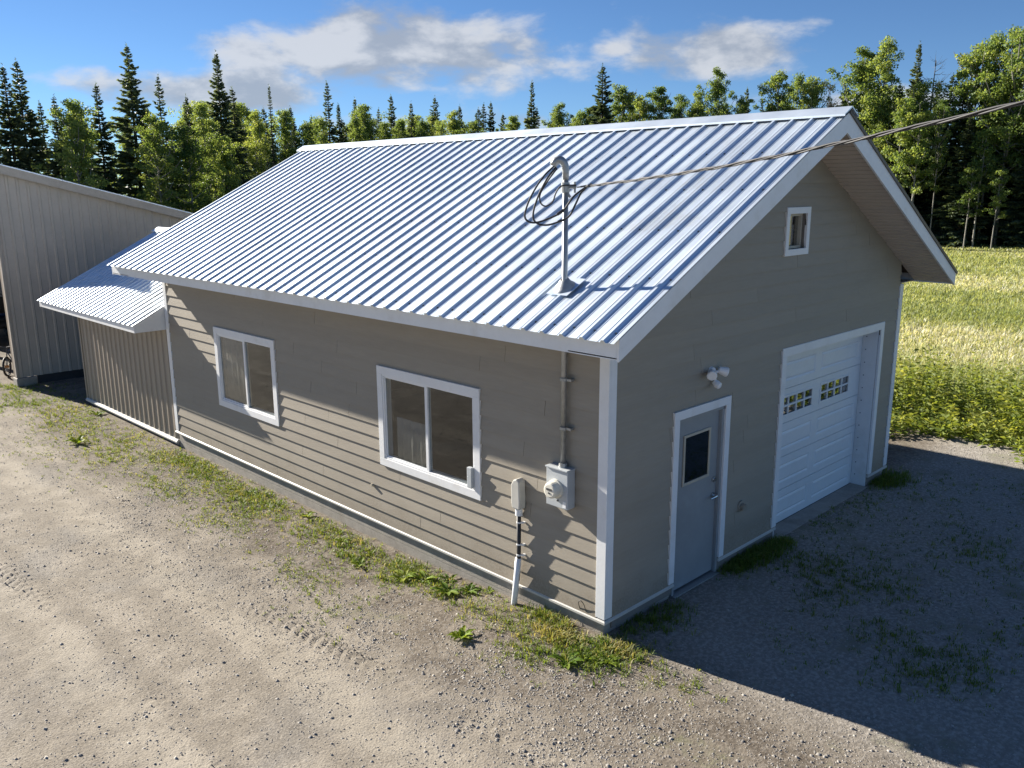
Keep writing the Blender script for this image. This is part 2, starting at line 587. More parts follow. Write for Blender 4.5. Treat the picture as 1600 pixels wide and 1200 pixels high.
def cells(s0, s1, z0, z1, holes):
    """rectangle minus rectangular holes, as rectangles"""
    ss = sorted({s0, s1} | {min(max(h[i], s0), s1) for h in holes for i in (0, 1)})
    zs = sorted({z0, z1} | {min(max(h[i], z0), z1) for h in holes for i in (2, 3)})
    out = []
    for za, zb in zip(zs, zs[1:]):
        if zb - za < 1e-4:
            continue
        run = None
        for sa, sb in zip(ss, ss[1:]):
            if sb - sa < 1e-4:
                continue
            sm, zm = (sa + sb) / 2, (za + zb) / 2
            inside = any(h[0] < sm < h[1] and h[2] < zm < h[3] for h in holes)
            if inside:
                if run:
                    out.append(run)
                run = None
            else:
                run = (run[0], sb, za, zb) if run else (sa, sb, za, zb)
        if run:
            out.append(run)
    return out


# ------------------------------------------------------------------ dimensions (metres; z = 0 at the white skirt board)
GW, GL = 6.80, 9.78            # garage width (x) and length (y)
RIDGE_X, RIDGE_Z = 3.36, 5.02
EAVE_L, EAVE_R, EAVE_Z = -0.645, 7.365, 2.985
YF, YB = -0.57, 10.48          # roof ends
PITCH_ = (RIDGE_Z - EAVE_Z) / (RIDGE_X - EAVE_L)
rng = np.random.default_rng(7)
random.seed(11)


def sstep(v, a, b):
    k = np.clip((v - a) / (b - a), 0, 1)
    return k * k * (3 - 2 * k)


def wave(x, y, seed, base):
    r = np.random.default_rng(seed)
    z = np.zeros_like(x)
    for i in range(26):
        f = base * (1.0 + 3.2 * r.random())
        a = r.random() * 6.283
        z += np.sin((x * math.cos(a) + y * math.sin(a)) * f + r.random() * 6.283) / (f / base)
    return z / 9.0


def gz(x, y):
    x = np.asarray(x, float)
    y = np.asarray(y, float)
    z = np.full(np.broadcast(x, y).shape, -0.27)
    front = sstep(y, 3.2, -0.2) * sstep(x, -2.6, -0.3) * sstep(x, 12.0, 8.5)
    z = z + 0.13 * front
    near = np.exp(-((x + 2) ** 2 + (y - 4) ** 2) / 900.0)
    z = z + near * (0.008 * wave(x, y, 3, 0.9) + 0.004 * wave(x, y, 5, 5.0))
    # shallow wheel ruts along the drive
    xr = -2.25 - 0.012 * (y - 3) ** 2 * 0.35
    for dx in (0.0, -1.65):
        z = z - 0.028 * np.exp(-((x - xr - dx) / 0.22) ** 2) * sstep(y, -8, -2) + 0.016 * np.exp(-((x - xr - dx - 0.34) / 0.12) ** 2)
    # low dirt bank at the field edge
    xb = 9.45 + 0.14 * np.sin(y * 0.9) - 0.05 * y
    z = z + 0.14 * np.exp(-((x - xb) / 0.42) ** 2) * (1 + 0.35 * wave(x, y, 9, 2.2)) * sstep(y, 26, 16)
    return z


def tread(x, y):
    """imprints of tyre lugs in the soft strip"""
    z = np.zeros_like(x)
    for (y0, y1, xa, xb, w) in [(-0.9, 4.4, -1.68, -2.10, 0.12), (7.4, 10.4, -1.74, -1.98, 0.12), (12.2, 14.6, -1.7, -1.9, 0.13), (-3.2, -0.6, -1.9, -1.75, 0.12), (4.6, 7.8, -3.6, -3.85, 0.14), (0.2, 2.6, -3.5, -3.62, 0.14)]:
        k = (y - y0) / (y1 - y0)
        xc = xa + (xb - xa) * k
        e = sstep(k, 0, 0.15) * sstep(k, 1, 0.85) * np.exp(-((x - xc) / w) ** 4)
        z += e * (0.55 + 0.45 * np.sin(y * 2.3 + x * 5)) * (0.016 * np.sin((y + np.abs(x - xc) * 0.9) * 6.283 / 0.14) - 0.012)
    return z


def axis(lo, hi, fa, fb, step, mid_lo, mid_hi, mstep, grow=1.22):
    a = list(np.arange(fa, fb, step))
    a += list(np.arange(fb, mid_hi, mstep))
    s = mstep
    while a[-1] < hi:
        s *= grow
        a.append(a[-1] + s)
    b = []
    v = fa - mstep
    while v > mid_lo:
        b.append(v)
        v -= mstep
    s = mstep
    while v > lo:
        b.append(v)
        s *= grow
        v -= s
    return np.array(sorted(b) + a)


def build_ground():
    xs = axis(-300, 300, -5.0, 3.2, 0.045, -9, 12, 0.12)
    ys = axis(-300, 300, -3.6, 7.5, 0.045, -7, 20, 0.14)
    X, Y = np.meshgrid(xs, ys)
    Z = gz(X, Y) + tread(X, Y)
    close = np.exp(-((X + 1) ** 2 + (Y - 2) ** 2) / 260.0)
    Z += close * rng.normal(0, 0.0018, X.shape)
    nx, ny = len(xs), len(ys)
    V = np.stack([X.ravel(), Y.ravel(), Z.ravel()], 1)
    i = np.arange(nx * ny).reshape(ny, nx)
    Q = np.stack([i[:-1, :-1].ravel(), i[:-1, 1:].ravel(), i[1:, 1:].ravel(), i[1:, :-1].ravel()], 1)
    me = fast_mesh('ground', V, Q)
    me.polygons.foreach_set('use_smooth', [True] * len(me.polygons))
    o = link('ground', me, 'ground')
    tag(o, kind='structure')


build_ground()

# ------------------------------------------------------------------ garage
garage = thing('garage', 'greige lap-sided garage with white trim and ribbed metal gable roof', 'garage')


def side_pt(s, z, off):
    return (-off, s, z)


def front_pt(s, z, off):
    return (s, -off, z)


def right_pt(s, z, off):
    return (GW + off, s, z)


def back_pt(s, z, off):
    return (s, GL + off, z)


def wall_core(name, pt, s0, s1, z0, z1, holes, clips, parent, thick=0.12, material='interior'):
    mb = MB()
    for (a, b, c, d) in cells(s0, s1, z0, z1, holes):
        poly = [(a, c), (b, c), (b, d), (a, d)]
        for cl in clips:
            poly = clip(poly, *cl)
            if len(poly) < 3:
                break
        if len(poly) >= 3:
            mb.prism([pt(p[0], p[1], 0.0) for p in poly], [pt(p[0], p[1], -thick) for p in poly])
    return mb.obj(name, material, parent)


def siding(pt, parent, s0, s1, z0, ztop, holes, clips, seed, plank=3.6, joints=None):
    r = random.Random(seed)
    ex = 0.163
    z = z0
    k = 0
    while z < ztop - 0.01:
        z1 = min(z + ex, ztop)
        if joints and k in joints:
            js = [j for j in joints[k] if s0 < j < s1]
        else:
            js = []
            s = s0 + r.uniform(0.8, plank)
            while s < s1 - 0.4:
                js.append(s)
                s += plank
        full = [h for h in holes if h[2] <= z + 0.004 and h[3] >= z1 - 0.004]
        br = sorted([s0, s1] + js)
        jit = [r.uniform(-0.0006, 0.0008) for _ in br]
        for bi, (a, b) in enumerate(zip(br, br[1:])):
            segs = [(a, b)]
            for h in full:
                ns = []
                for (p, q) in segs:
                    if h[1] <= p or h[0] >= q:
                        ns.append((p, q))
                    else:
                        if h[0] > p:
                            ns.append((p, h[0]))
                        if h[1] < q:
                            ns.append((h[1], q))
                segs = ns
            for (p, q) in segs:
                if q - p < 0.02:
                    continue
                mb = MB()
                for c in cells(p + 0.0022, q - 0.0022, z, z1, holes):
                    poly = [(c[0], c[2]), (c[1], c[2]), (c[1], c[3]), (c[0], c[3])]
                    for cl in clips:
                        poly = clip(poly, *cl)
                        if len(poly) < 3:
                            break
                    if len(poly) < 3:
                        continue
                    f = [pt(w[0], w[1], 0.022 + jit[bi] - 0.019 * (w[1] - z) / ex) for w in poly]
                    mb.prism(f, [pt(w[0], w[1], 0.001) for w in poly])
                if mb.v:
                    mb.obj('siding_plank', 'siding', parent)
        z = z1
        k += 1


WIN2 = (1.757, 3.624, 0.832, 2.112)
WIN1 = (6.112, 7.988, 0.832, 2.115)
TR = 0.098
DOOR = (1.055, 2.143, -0.12, 1.965)
GDOOR = (3.27, 6.245, -0.12, 2.335)
GWIN = (3.149, 3.722, 3.438, 3.994)


def inner(w, t, sill=True):
    return (w[0] + t, w[1] - t, w[2] + (t if sill else 0), w[3] - t)


side_holes = [inner(WIN1, TR), inner(WIN2, TR)]
front_holes = [inner(DOOR, 0.095, False), inner(GDOOR, 0.105, False), inner(GWIN, 0.075)]
SOF = 0.20                      # vertical depth of the roof edge
gable_clips = [(-PITCH_, 1, RIDGE_Z - PITCH_ * RIDGE_X - SOF + 0.03), (PITCH_, 1, RIDGE_Z + PITCH_ * RIDGE_X - SOF + 0.03)]
WALL_TOP = 2.86

w_side = wall_core('side_wall', side_pt, 0.0, GL, 0.0, WALL_TOP, side_holes, [], garage)
w_front = wall_core('front_wall', front_pt, 0.12, GW - 0.12, -0.10, 5.0, front_holes, gable_clips, garage)
w_right = wall_core('right_wall', right_pt, 0.0, GL, 0.0, WALL_TOP, [], [], garage)
w_back = wall_core('back_wall', back_pt, 0.12, GW - 0.12, 0.0, 5.0, [], gable_clips, garage)
side_joints = {0: [6.28], 1: [2.865, 7.3], 2: [2.485, 5.0, 8.6], 3: [5.523], 4: [3.244, 9.0], 5: [1.0, 4.6], 6: [5.4], 7: [0.9, 4.8], 8: [4.3, 8.5], 9: [1.1, 5.2], 10: [4.1], 11: [4.9, 8.9], 12: [0.8, 5.6], 13: [4.5], 14: [1.759, 6.4], 15: [1.367, 5.0, 8.4], 16: [3.1, 7.2]}
siding(side_pt, w_side, 0.085, GL - 0.085, 0.03, WALL_TOP - 0.02, side_holes, [], 2, joints=side_joints)
siding(front_pt, w_front, 0.085, GW - 0.085, 0.03, 4.98, front_holes, gable_clips, 4, joints={20: [3.506]})
siding(right_pt, w_right, 0.085, GL - 0.085, 0.03, WALL_TOP - 0.02, [], [], 5, plank=20)
siding(back_pt, w_back, 0.085, GW - 0.085, 0.03, 4.98, [], gable_clips, 6, plank=20)

mb = MB()
mb.box((0.012, 0.012, -0.62), (GW - 0.012, GL - 0.012, -0.16))
mb.box((0.010, 0.014, -0.16), (0.22, GL - 0.014, -0.002))
mb.box((GW - 0.22, 0.014, -0.16), (GW - 0.010, GL - 0.014, -0.002))
mb.box((0.221, GL - 0.22, -0.16), (GW - 0.221, GL - 0.010, -0.002))
mb.box((0.221, 0.010, -0.16), (DOOR[0] + 0.08, 0.22, -0.002))
mb.box((DOOR[1] - 0.08, 0.010, -0.16), (GDOOR[0] + 0.09, 0.22, -0.002))
mb.box((GDOOR[1] - 0.09, 0.010, -0.16), (GW - 0.221, 0.22, -0.002))
mb.obj('foundation', 'concrete', garage, bevel=0.006)
mb = MB()
mb.box((GDOOR[0] + 0.11, -0.05, -0.40), (GDOOR[1] - 0.11, 0.34, -0.135))
mb.obj('door_sill', 'concrete', garage, bevel=0.01)
MB().box((0.3, 0.36, -0.155), (GW - 0.3, GL - 0.3, -0.13)).obj('floor_slab', 'interior', garage)


def skirt(pt, a, b, ends=(0, 0)):
    mb = MB()
    prof = [(0.0, 0.0), (0.0, 0.034), (0.018, 0.034), (0.034, 0.022), (0.034, 0.0)]
    mb.prism([pt(a - (ends[0] and o), z, o + 0.001) for o, z in prof], [pt(b + (ends[1] and o), z, o + 0.001) for o, z in prof])
    return mb.obj('skirt_board', 'skirt', garage)


skirt(side_pt, 0.0, GL, (1, 1))
skirt(front_pt, 0.0, DOOR[0] + 0.10, (1, 0))
skirt(front_pt, DOOR[1] - 0.095, GDOOR[0] + 0.105)
skirt(front_pt, GDOOR[1] - 0.105, GW, (0, 1))
skirt(right_pt, 0.0, GL)


def corner(x, y, sx, sy, top):
    mb = MB()
    w = 0.092
    t = 0.026
    a, b = (x, x + sx * t), (y - sy * w, y + sy * t)
    mb.box((x, y - sy * w, 0.047), (x + sx * t, y + sy * t, top))
    mb.box((x - sx * w, y, 0.047), (x - sx * 0.001, y + sy * t, top))
    return mb.obj('corner_board', 'white_trim', garage, bevel=0.003)


corner(0, 0, -1, -1, WALL_TOP - 0.03)
corner(0, GL, -1, 1, WALL_TOP - 0.03)
corner(GW, 0, 1, -1, WALL_TOP - 0.03)
corner(GW, GL, 1, 1, WALL_TOP - 0.03)

# ---- roof
run = RIDGE_X - EAVE_L
SLEN = math.hypot(run, RIDGE_Z - EAVE_Z)
ANG = math.atan2(RIDGE_Z - EAVE_Z, run)


def roof_z(x):
    return RIDGE_Z - PITCH_ * abs(x - RIDGE_X)


mb = MB()
TH = 0.05
DI_ = 0.095
prof = [(EAVE_L + DI_, roof_z(EAVE_L + DI_) - TH - 0.035), (RIDGE_X, RIDGE_Z - TH - 0.035), (EAVE_R - DI_, roof_z(EAVE_R - DI_) - TH - 0.035), (EAVE_R - DI_, roof_z(EAVE_R - DI_) - 0.012), (RIDGE_X, RIDGE_Z - 0.012), (EAVE_L + DI_, roof_z(EAVE_L + DI_) - 0.012)]
mb.prism([(x, YF + 0.012, z) for x, z in prof], [(x, YB - 0.012, z) for x, z in prof])
roof = mb.obj('roof', 'wood', garage)


def panel_mesh(name, length, pitch_w, ribs, h=0.024):
    """one sheet of ribbed roofing: x down the slope, y across, z out"""
    prof = []
    for k in range(ribs):
        y0 = k * pitch_w
        c = y0 + pitch_w * 0.5
        prof += [(y0, 0)]
        for mcen in (-0.34, 0.34):
            pass
        prof += [(c - 0.075, 0.0), (c - 0.068, 0.003), (c - 0.056, 0.003), (c - 0.049, 0.0)]
        prof += [(c - 0.030, 0.0), (c - 0.013, h), (c + 0.013, h), (c + 0.030, 0.0)]
        prof += [(c + 0.049, 0.0), (c + 0.056, 0.003), (c + 0.068, 0.003), (c + 0.075, 0.0)]
    prof += [(ribs * pitch_w, 0)]
    v, f = [], []
    for x in (0.0, length):
        v += [(x, y, z) for y, z in prof]
    n = len(prof)
    for i in range(n - 1):
        f.append((i, n + i, n + i + 1, i + 1))
    # turned-down lower edge
    v += [(length, y, z - 0.006) for y, z in prof]
    for i in range(n - 1):
        f.append((n + i, 2 * n + i, 2 * n + i + 1, n + i + 1))
    me = bpy.data.meshes.new(name)
    me.from_pydata(v, [], f)
    me.update()
    me.materials.append(MATS['roof_metal'])
    return me


NP = 12
RIBW = (YB - YF) / NP / 4
pm = panel_mesh('roof_panel', SLEN + 0.02, RIBW, 4)
for k in range(NP):
    y0 = YF + k * RIBW * 4
    lift = 0.0012 * (k % 2)
    o = link('roof_panel', pm, None, roof)
    o.matrix_local = Matrix.Translation((RIDGE_X, y0, RIDGE_Z + 0.001 + lift)) @ Matrix(((-math.cos(ANG), 0, -math.sin(ANG)), (0, 1, 0), (-math.sin(ANG), 0, math.cos(ANG)))).to_4x4()
    o = link('roof_panel', pm, None, roof)
    o.matrix_local = Matrix.Translation((RIDGE_X, y0 + 4 * RIBW, RIDGE_Z + 0.001 + lift)) @ Matrix(((math.cos(ANG), 0, math.sin(ANG)), (0, -1, 0), (-math.sin(ANG), 0, math.cos(ANG)))).to_4x4()
# screws in rows beside the ribs
vs, fs = [], []
for row in range(6):
    d = 0.12 + row * (SLEN - 0.24) / 5
    for k in range(NP * 4):
        y = YF + (k + 0.5) * RIBW - 0.042
        x = RIDGE_X - math.cos(ANG) * d
        z = RIDGE_Z - math.sin(ANG) * d
        c = Vector((x, y, z)) + Vector((-math.sin(ANG), 0, math.cos(ANG))) * 0.002
        a = Vector((-math.cos(ANG), 0, -math.sin(ANG)))
        b = Vector((0, 1, 0))
        nn = Vector((-math.sin(ANG), 0, math.cos(ANG)))
        o = len(vs)
        for q in range(6):
            w = q * math.pi / 3
            vs.append(c + (a * math.cos(w) + b * math.sin(w)) * 0.013)
        for q in range(6):
            w = q * math.pi / 3
            vs.append(c + nn * 0.011 + (a * math.cos(w) + b * math.sin(w)) * 0.005)
        fs.append(tuple(range(o + 6, o + 12)))
        fs += [(o + q, o + (q + 1) % 6, o + 6 + (q + 1) % 6, o + 6 + q) for q in range(6)]
mb = MB()
mb.add(vs, fs)
sc = mb.obj('screws', 'screw', roof)
sc['kind'] = 'stuff'
# ridge cap
mb = MB()
cw = 0.17


def cap_prof(y):
    zc = RIDGE_Z + 0.052
    dz = PITCH_ * cw
    return [(RIDGE_X - cw, y, zc - dz - 0.022), (RIDGE_X - cw, y, zc - dz), (RIDGE_X - 0.02, y, zc - 0.004), (RIDGE_X, y, zc + 0.004), (RIDGE_X + 0.02, y, zc - 0.004), (RIDGE_X + cw, y, zc - dz), (RIDGE_X + cw, y, zc - dz - 0.022),
            (RIDGE_X + cw - 0.006, y, zc - dz - 0.008), (RIDGE_X, y, zc - 0.012), (RIDGE_X - cw + 0.006, y, zc - dz - 0.008)]


mb.prism(cap_prof(YF - 0.03), cap_prof(YB + 0.03))
mb.obj('ridge_cap', 'roof_metal', roof)
# eave fascia, horizontal soffit
for sx, ex_, wx in ((1, EAVE_L, 0.0), (-1, EAVE_R, GW)):
    f0 = ex_ + sx * 0.062
    zt = roof_z(f0) - 0.004
    MB().box((f0, YF + 0.03, EAVE_Z - 0.16), (f0 + sx * 0.024, YB - 0.03, zt - 0.002)).obj('fascia_board', 'white_trim', roof)
    MB().box((f0 + sx * 0.026, 0.004, EAVE_Z - 0.150), (wx + sx * 0.002, GL - 0.004, EAVE_Z - 0.138)).obj('eave_soffit', 'soffit', roof)
# rake boards and sloped soffits at both gables
for yy, sy in ((YF, 1), (YB, -1)):
    for sx, ex_ in ((1, EAVE_L), (-1, EAVE_R)):
        xa, xb = ex_ + sx * 0.062, RIDGE_X
        p = [(xa, EAVE_Z - 0.185), (xa, roof_z(xa) - 0.014), (xb, RIDGE_Z - 0.014), (xb, RIDGE_Z - 0.014 - SOF - 0.025)]
        p.insert(0, (xa + sx * 0.02, EAVE_Z - 0.185)) if False else None
        q = [(xa, EAVE_Z - 0.172), (xa, roof_z(xa) - 0.014), (xb, RIDGE_Z - 0.014), (xb, RIDGE_Z - SOF - 0.024)]
        mb = MB()
        y0, y1 = yy + sy * 0.003, yy + sy * 0.028
        mb.prism([(x, y0, z) for x, z in q], [(x, y1, z) for x, z in q])
        mb.obj('rake_board', 'white_trim', roof)
        if sx == -1 and sy == 1:
            mb = MB()
            e = [(xa - sx * 0.03, roof_z(xa - sx * 0.03) + 0.004), (xb, RIDGE_Z + 0.03), (xb, RIDGE_Z - 0.013), (xa - sx * 0.03, roof_z(xa - sx * 0.03) - 0.040)]
            mb.prism([(x, YF - 0.012, z) for x, z in e], [(x, YF + 0.001, z) for x, z in e])
            mb.obj('drip_edge', 'edge_metal', roof)
        # soffit strips between rake board and wall
        n = 46
        ya, yb = yy + sy * 0.029, (0.0 if sy == 1 else GL) - sy * 0.003
        if sy == 1 and sx == -1:
            for k in range(n):
                t0, t1 = k / n, (k + 1) / n
                x0 = xb + (xa - sx * -0.03 - xb) * t0
                x1 = xb + (xa - sx * -0.03 - xb) * (t1 - 0.24 / n)
                mb = MB()
                c = [(x0, roof_z(x0) - SOF + 0.010), (x1, roof_z(x1) - SOF + 0.010), (x1, roof_z(x1) - SOF + 0.022), (x0, roof_z(x0) - SOF + 0.022)]
                mb.prism([(x, ya, z) for x, z in c], [(x, yb, z) for x, z in c])
                mb.obj('soffit_strip', 'soffit', roof)
        mb = MB()
        c = [(xb, RIDGE_Z - SOF + 0.018), (xa, roof_z(xa) - SOF + 0.018), (xa, roof_z(xa) - SOF + 0.028), (xb, RIDGE_Z - SOF + 0.028)]
        mb.prism([(x, ya, z) for x, z in c], [(x, yb, z) for x, z in c])
        mb.obj('soffit_backing', 'interior', roof)


# ---- windows
def trim_frame(name, pt, w, t, proud, material, parent, sill=True, back=0.002, bevel=0.003):
    mb = MB()
    o1, o0 = proud, back
    rects = [(w[0], w[1], w[3] - t, w[3]), (w[0], w[0] + t, w[2] + (t if sill else 0), w[3] - t), (w[1] - t, w[1], w[2] + (t if sill else 0), w[3] - t)]
    if sill:
        rects.append((w[0], w[1], w[2], w[2] + t))
    for (a, b, c, d) in rects:
        mb.prism([pt(a, c, o1), pt(b, c, o1), pt(b, d, o1), pt(a, d, o1)], [pt(a, c, o0), pt(b, c, o0), pt(b, d, o0), pt(a, d, o0)])
    return mb.obj(name, material, parent, bevel=bevel)


def slab(name, pt, r, o0, o1, material, parent, bevel=0.0):
    mb = MB()
    a, b, c, d = r
    mb.prism([pt(a, c, o1), pt(b, c, o1), pt(b, d, o1), pt(a, d, o1)], [pt(a, c, o0), pt(b, c, o0), pt(b, d, o0), pt(a, d, o0)])
    return mb.obj(name, material, parent, bevel=bevel)


def slider(w, label, lock):
    win = trim_frame('window', side_pt, w, TR, 0.034, 'white_trim', garage)
    win['label'] = label
    i = inner(w, TR)
    trim_frame('frame', side_pt, (i[0] + 0.001, i[1] - 0.001, i[2] + 0.001, i[3] - 0.001), 0.022, 0.026, 'white_vinyl', win, back=-0.09, bevel=0.003)
    j = inner(i, 0.024)
    mid = (j[0] + j[1]) / 2
    # fixed right pane sits forward, sliding left sash behind
    trim_frame('sash', side_pt, (mid - 0.005, j[1], j[2], j[3]), 0.020, 0.010, 'white_vinyl', win, back=-0.02, bevel=0.002)
    slab('mullion', side_pt, (mid - 0.024, mid + 0.024, j[2] + 0.001, j[3] - 0.001), -0.040, 0.018, 'white_vinyl', win, 0.003)
    slab('pane', side_pt, (j[0] + 0.001, mid - 0.025, j[2] + 0.001, j[3] - 0.001), -0.008, -0.003, 'glass', win)
    slab('pane', side_pt, (mid + 0.025, j[1] - 0.021, j[2] + 0.021, j[3] - 0.021), -0.004, 0.001, 'glass', win)
    if lock:
        mb = MB()
        a = i[0] + 0.002
        mb.prism([side_pt(s, z, 0.075) for s, z in ((a, i[2] + 0.03), (a + 0.075, i[2] + 0.03), (a + 0.075, i[2] + 0.27), (a, i[2] + 0.27))], [side_pt(s, z, 0.029) for s, z in ((a, i[2] + 0.03), (a + 0.075, i[2] + 0.03), (a + 0.075, i[2] + 0.27), (a, i[2] + 0.27))])
        mb.obj('sensor_box', 'box_grey', win, bevel=0.006)
    return win


slider(WIN1, 'far sliding window, half sunlit', False)
slider(WIN2, 'near sliding window', True)


def curtain(y0, y1, z0, z1, label, seed, x=0.034):
    n = 60
    r = random.Random(seed)
    ph = [r.uniform(0, 6) for _ in range(4)]
    v, f = [], []
    for i in range(n + 1):
        y = y0 + (y1 - y0) * i / n
        d = 0.007 * math.sin(y * 38 + ph[0]) + 0.004 * math.sin(y * 71 + ph[1]) + 0.004 * math.sin(y * 17 + ph[2])
        for k, z in enumerate((z0, (z0 + z1) / 2, z1)):
            v.append((x + d * (1.2 - 0.3 * k), y, z))
    for i in range(n):
        for k in range(2):
            a = i * 3 + k
            f.append((a, a + 3, a + 4, a + 1))
    mb = MB()
    mb.add(v, f)
    o = mb.obj('curtain', 'curtain', None, smooth=True)
    md = o.modifiers.new('thickness', 'SOLIDIFY')
    md.thickness = 0.004
    return tag(o, label, 'curtain')


curtain(7.0, 7.865, 0.96, 1.99, 'beige curtain behind the left pane of the far window', 3)
curtain(2.76, 3.32, 0.96, 1.50, 'short pale curtain low behind the left pane of the near window', 5)

# ---- entry door
DI = inner(DOOR, 0.095, False)
ed = slab('entry_door', front_pt, (DI[0] + 0.042, DI[1] - 0.042, -0.105, DI[3] - 0.042), -0.075, -0.030, 'door_grey', garage, 0.003)
ed['label'] = 'grey steel door with a small dark window'
trim_frame('door_trim', front_pt, (DOOR[0], DOOR[1], 0.048, DOOR[3]), 0.095, 0.034, 'white_trim', ed, sill=False)
trim_frame('door_frame', front_pt, (DI[0] + 0.001, DI[1] - 0.001, -0.125, DI[3] - 0.001), 0.039, 0.010, 'door_grey', ed, sill=False, back=-0.11)
slab('threshold', front_pt, (DI[0] + 0.002, DI[1] - 0.002, -0.150, -0.127), -0.12, 0.05, 'galvanized', ed, 0.003)
DW = (1.315, 1.835, 1.085, 1.655)
trim_frame('window_bead', front_pt, DW, 0.030, -0.014, 'beige_frame', ed, back=-0.029)
slab('pane', front_pt, (DW[0] + 0.028, DW[1] - 0.028, DW[2] + 0.028, DW[3] - 0.028), -0.029, -0.024, 'glass_dark', ed)
for z in (0.10, 0.86, 1.52):
    MB().tube([(DI[0] + 0.040, -0.006, z - 0.05), (DI[0] + 0.040, -0.006, z + 0.05)], 0.009, 8).obj('hinge', 'galvanized', ed)
for z, kind in ((0.83, 'lever'), (1.02, 'deadbolt')):
    mb = MB()
    hx = DI[1] - 0.042 - 0.065
    mb.tube([(hx, 0.0301, z), (hx, 0.012, z)], 0.033, 16)
    if kind == 'lever':
        mb.tube([(hx, 0.012, z), (hx, -0.030, z)], 0.011, 10)
        mb.tube([(hx + 0.005, -0.030, z), (hx - 0.05, -0.032, z - 0.002), (hx - 0.115, -0.026, z - 0.006)], [0.011, 0.010, 0.008], 8)
        mb.obj('door_handle', 'chrome', ed, smooth=False)
    else:
        mb.tube([(hx, 0.012, z), (hx, -0.002, z)], 0.022, 16)
        mb.obj('deadbolt', 'chrome', ed)

# ---- overhead door
GI = inner(GDOOR, 0.105, False)
gd = trim_frame('overhead_door', front_pt, (GDOOR[0], GDOOR[1], 0.048, GDOOR[3]), 0.105, 0.034, 'white_trim', garage, sill=False)
gd['label'] = 'white sectional overhead door with two rows of small panes'
mb = MB()
DEP = 0.215
for (a, b) in ((GI[0], GI[0] + 0.02), (GI[1] - 0.02, GI[1])):
    mb.box((a + 0.001, 0.001, -0.134), (b - 0.001, DEP + 0.05, GI[3] - 0.001))
mb.box((GI[0] + 0.021, 0.001, GI[3] - 0.022), (GI[1] - 0.021, DEP + 0.05, GI[3] - 0.001))
mb.obj('jamb', 'white_trim', gd)
mb = MB()
for k in range(12):
    z = 0.02 + k * 0.19
    mb.tube([(GI[1] - 0.0195, DEP - 0.055, z), (GI[1] - 0.026, DEP - 0.055, z)], 0.008, 8)
mb.obj('jamb_screws', 'screw', gd)['kind'] = 'stuff'
gx0, gx1 = GI[0] + 0.024, GI[1] - 0.024
SH = 0.4585


def rect_ring(mb, y, out, inn, yi):
    a, b, c, d = out
    e, f, g, h = inn
    v = [(a, y, c), (b, y, c), (b, y, d), (a, y, d), (e, yi, g), (f, yi, g), (f, yi, h), (e, yi, h)]
    mb.add(v, [(0, 1, 5, 4), (1, 2, 6, 5), (2, 3, 7, 6), (3, 0, 4, 7)])


for k in range(5):
    z0 = -0.130 + k * SH
    z1 = z0 + SH - 0.006
    mb = MB()
    y = DEP
    has_win = k == 3
    half = (gx0 + gx1) / 2
    pans = [(gx0 + 0.10, half - 0.085), (half + 0.085, gx1 - 0.10)] if not has_win else [(half - 1.0, half - 0.125), (half + 0.115, half + 0.99)]
    outer = [(gx0, half), (half, gx1)]
    for (pa, pb), (oa, ob) in zip(pans, outer):
        zi0, zi1 = z0 + 0.10, z1 - 0.10
        rect_ring(mb, y, (oa, ob, z0, z1), (pa, pb, zi0, zi1), y)
        if has_win:
            rect_ring(mb, y, (pa, pb, zi0, zi1), (pa, pb, zi0, zi1), y + 0.04)
        else:
            m1 = 0.022
            rect_ring(mb, y, (pa, pb, zi0, zi1), (pa + m1, pb - m1, zi0 + m1, zi1 - m1), y + 0.012)
            rect_ring(mb, y + 0.012, (pa + m1, pb - m1, zi0 + m1, zi1 - m1), (pa + 2.2 * m1, pb - 2.2 * m1, zi0 + 2.2 * m1, zi1 - 2.2 * m1), y + 0.001)
            e = (pa + 2.2 * m1, pb - 2.2 * m1, zi0 + 2.2 * m1, zi1 - 2.2 * m1)
            mb.add([(e[0], y + 0.001, e[2]), (e[1], y + 0.001, e[2]), (e[1], y + 0.001, e[3]), (e[0], y + 0.001, e[3])], [(0, 1, 2, 3)])
    # top and bottom lips
    mb.add([(gx0, y, z1), (gx1, y, z1), (gx1, y + 0.04, z1), (gx0, y + 0.04, z1)], [(0, 1, 2, 3)])
    mb.add([(gx0, y, z0), (gx1, y, z0), (gx1, y + 0.04, z0), (gx0, y + 0.04, z0)], [(3, 2, 1, 0)])
    mb.obj('door_section', 'door_white', gd)
    if has_win:
        for (pa, pb) in pans:
            zi0, zi1 = z0 + 0.10, z1 - 0.10
            trim_frame('window_grid', front_pt, (pa - 0.02, pb + 0.02, zi0 - 0.02, zi1 + 0.02), 0.034, -DEP + 0.008, 'door_white', gd, back=-DEP - 0.002, bevel=0.002)
            cw4 = (pb - pa) / 4
            for c in range(1, 4):
                slab('muntin', front_pt, (pa + c * cw4 - 0.012, pa + c * cw4 + 0.012, zi0 + 0.014, zi1 - 0.014), -DEP - 0.012, -DEP + 0.004, 'door_white', gd)
            slab('muntin', front_pt, (pa + 0.014, pb - 0.014, (zi0 + zi1) / 2 - 0.012, (zi0 + zi1) / 2 + 0.012), -DEP - 0.011, -DEP + 0.002, 'door_white', gd)
            for c in range(4):
                for rr in range(2):
                    zc0 = zi0 + rr * (zi1 - zi0) / 2
                    slab('pane', front_pt, (pa + c * cw4 + 0.001, pa + (c + 1) * cw4 - 0.001, zc0 + 0.001, zc0 + (zi1 - zi0) / 2 - 0.001), -DEP - 0.019, -DEP - 0.014, 'glass_door', gd)
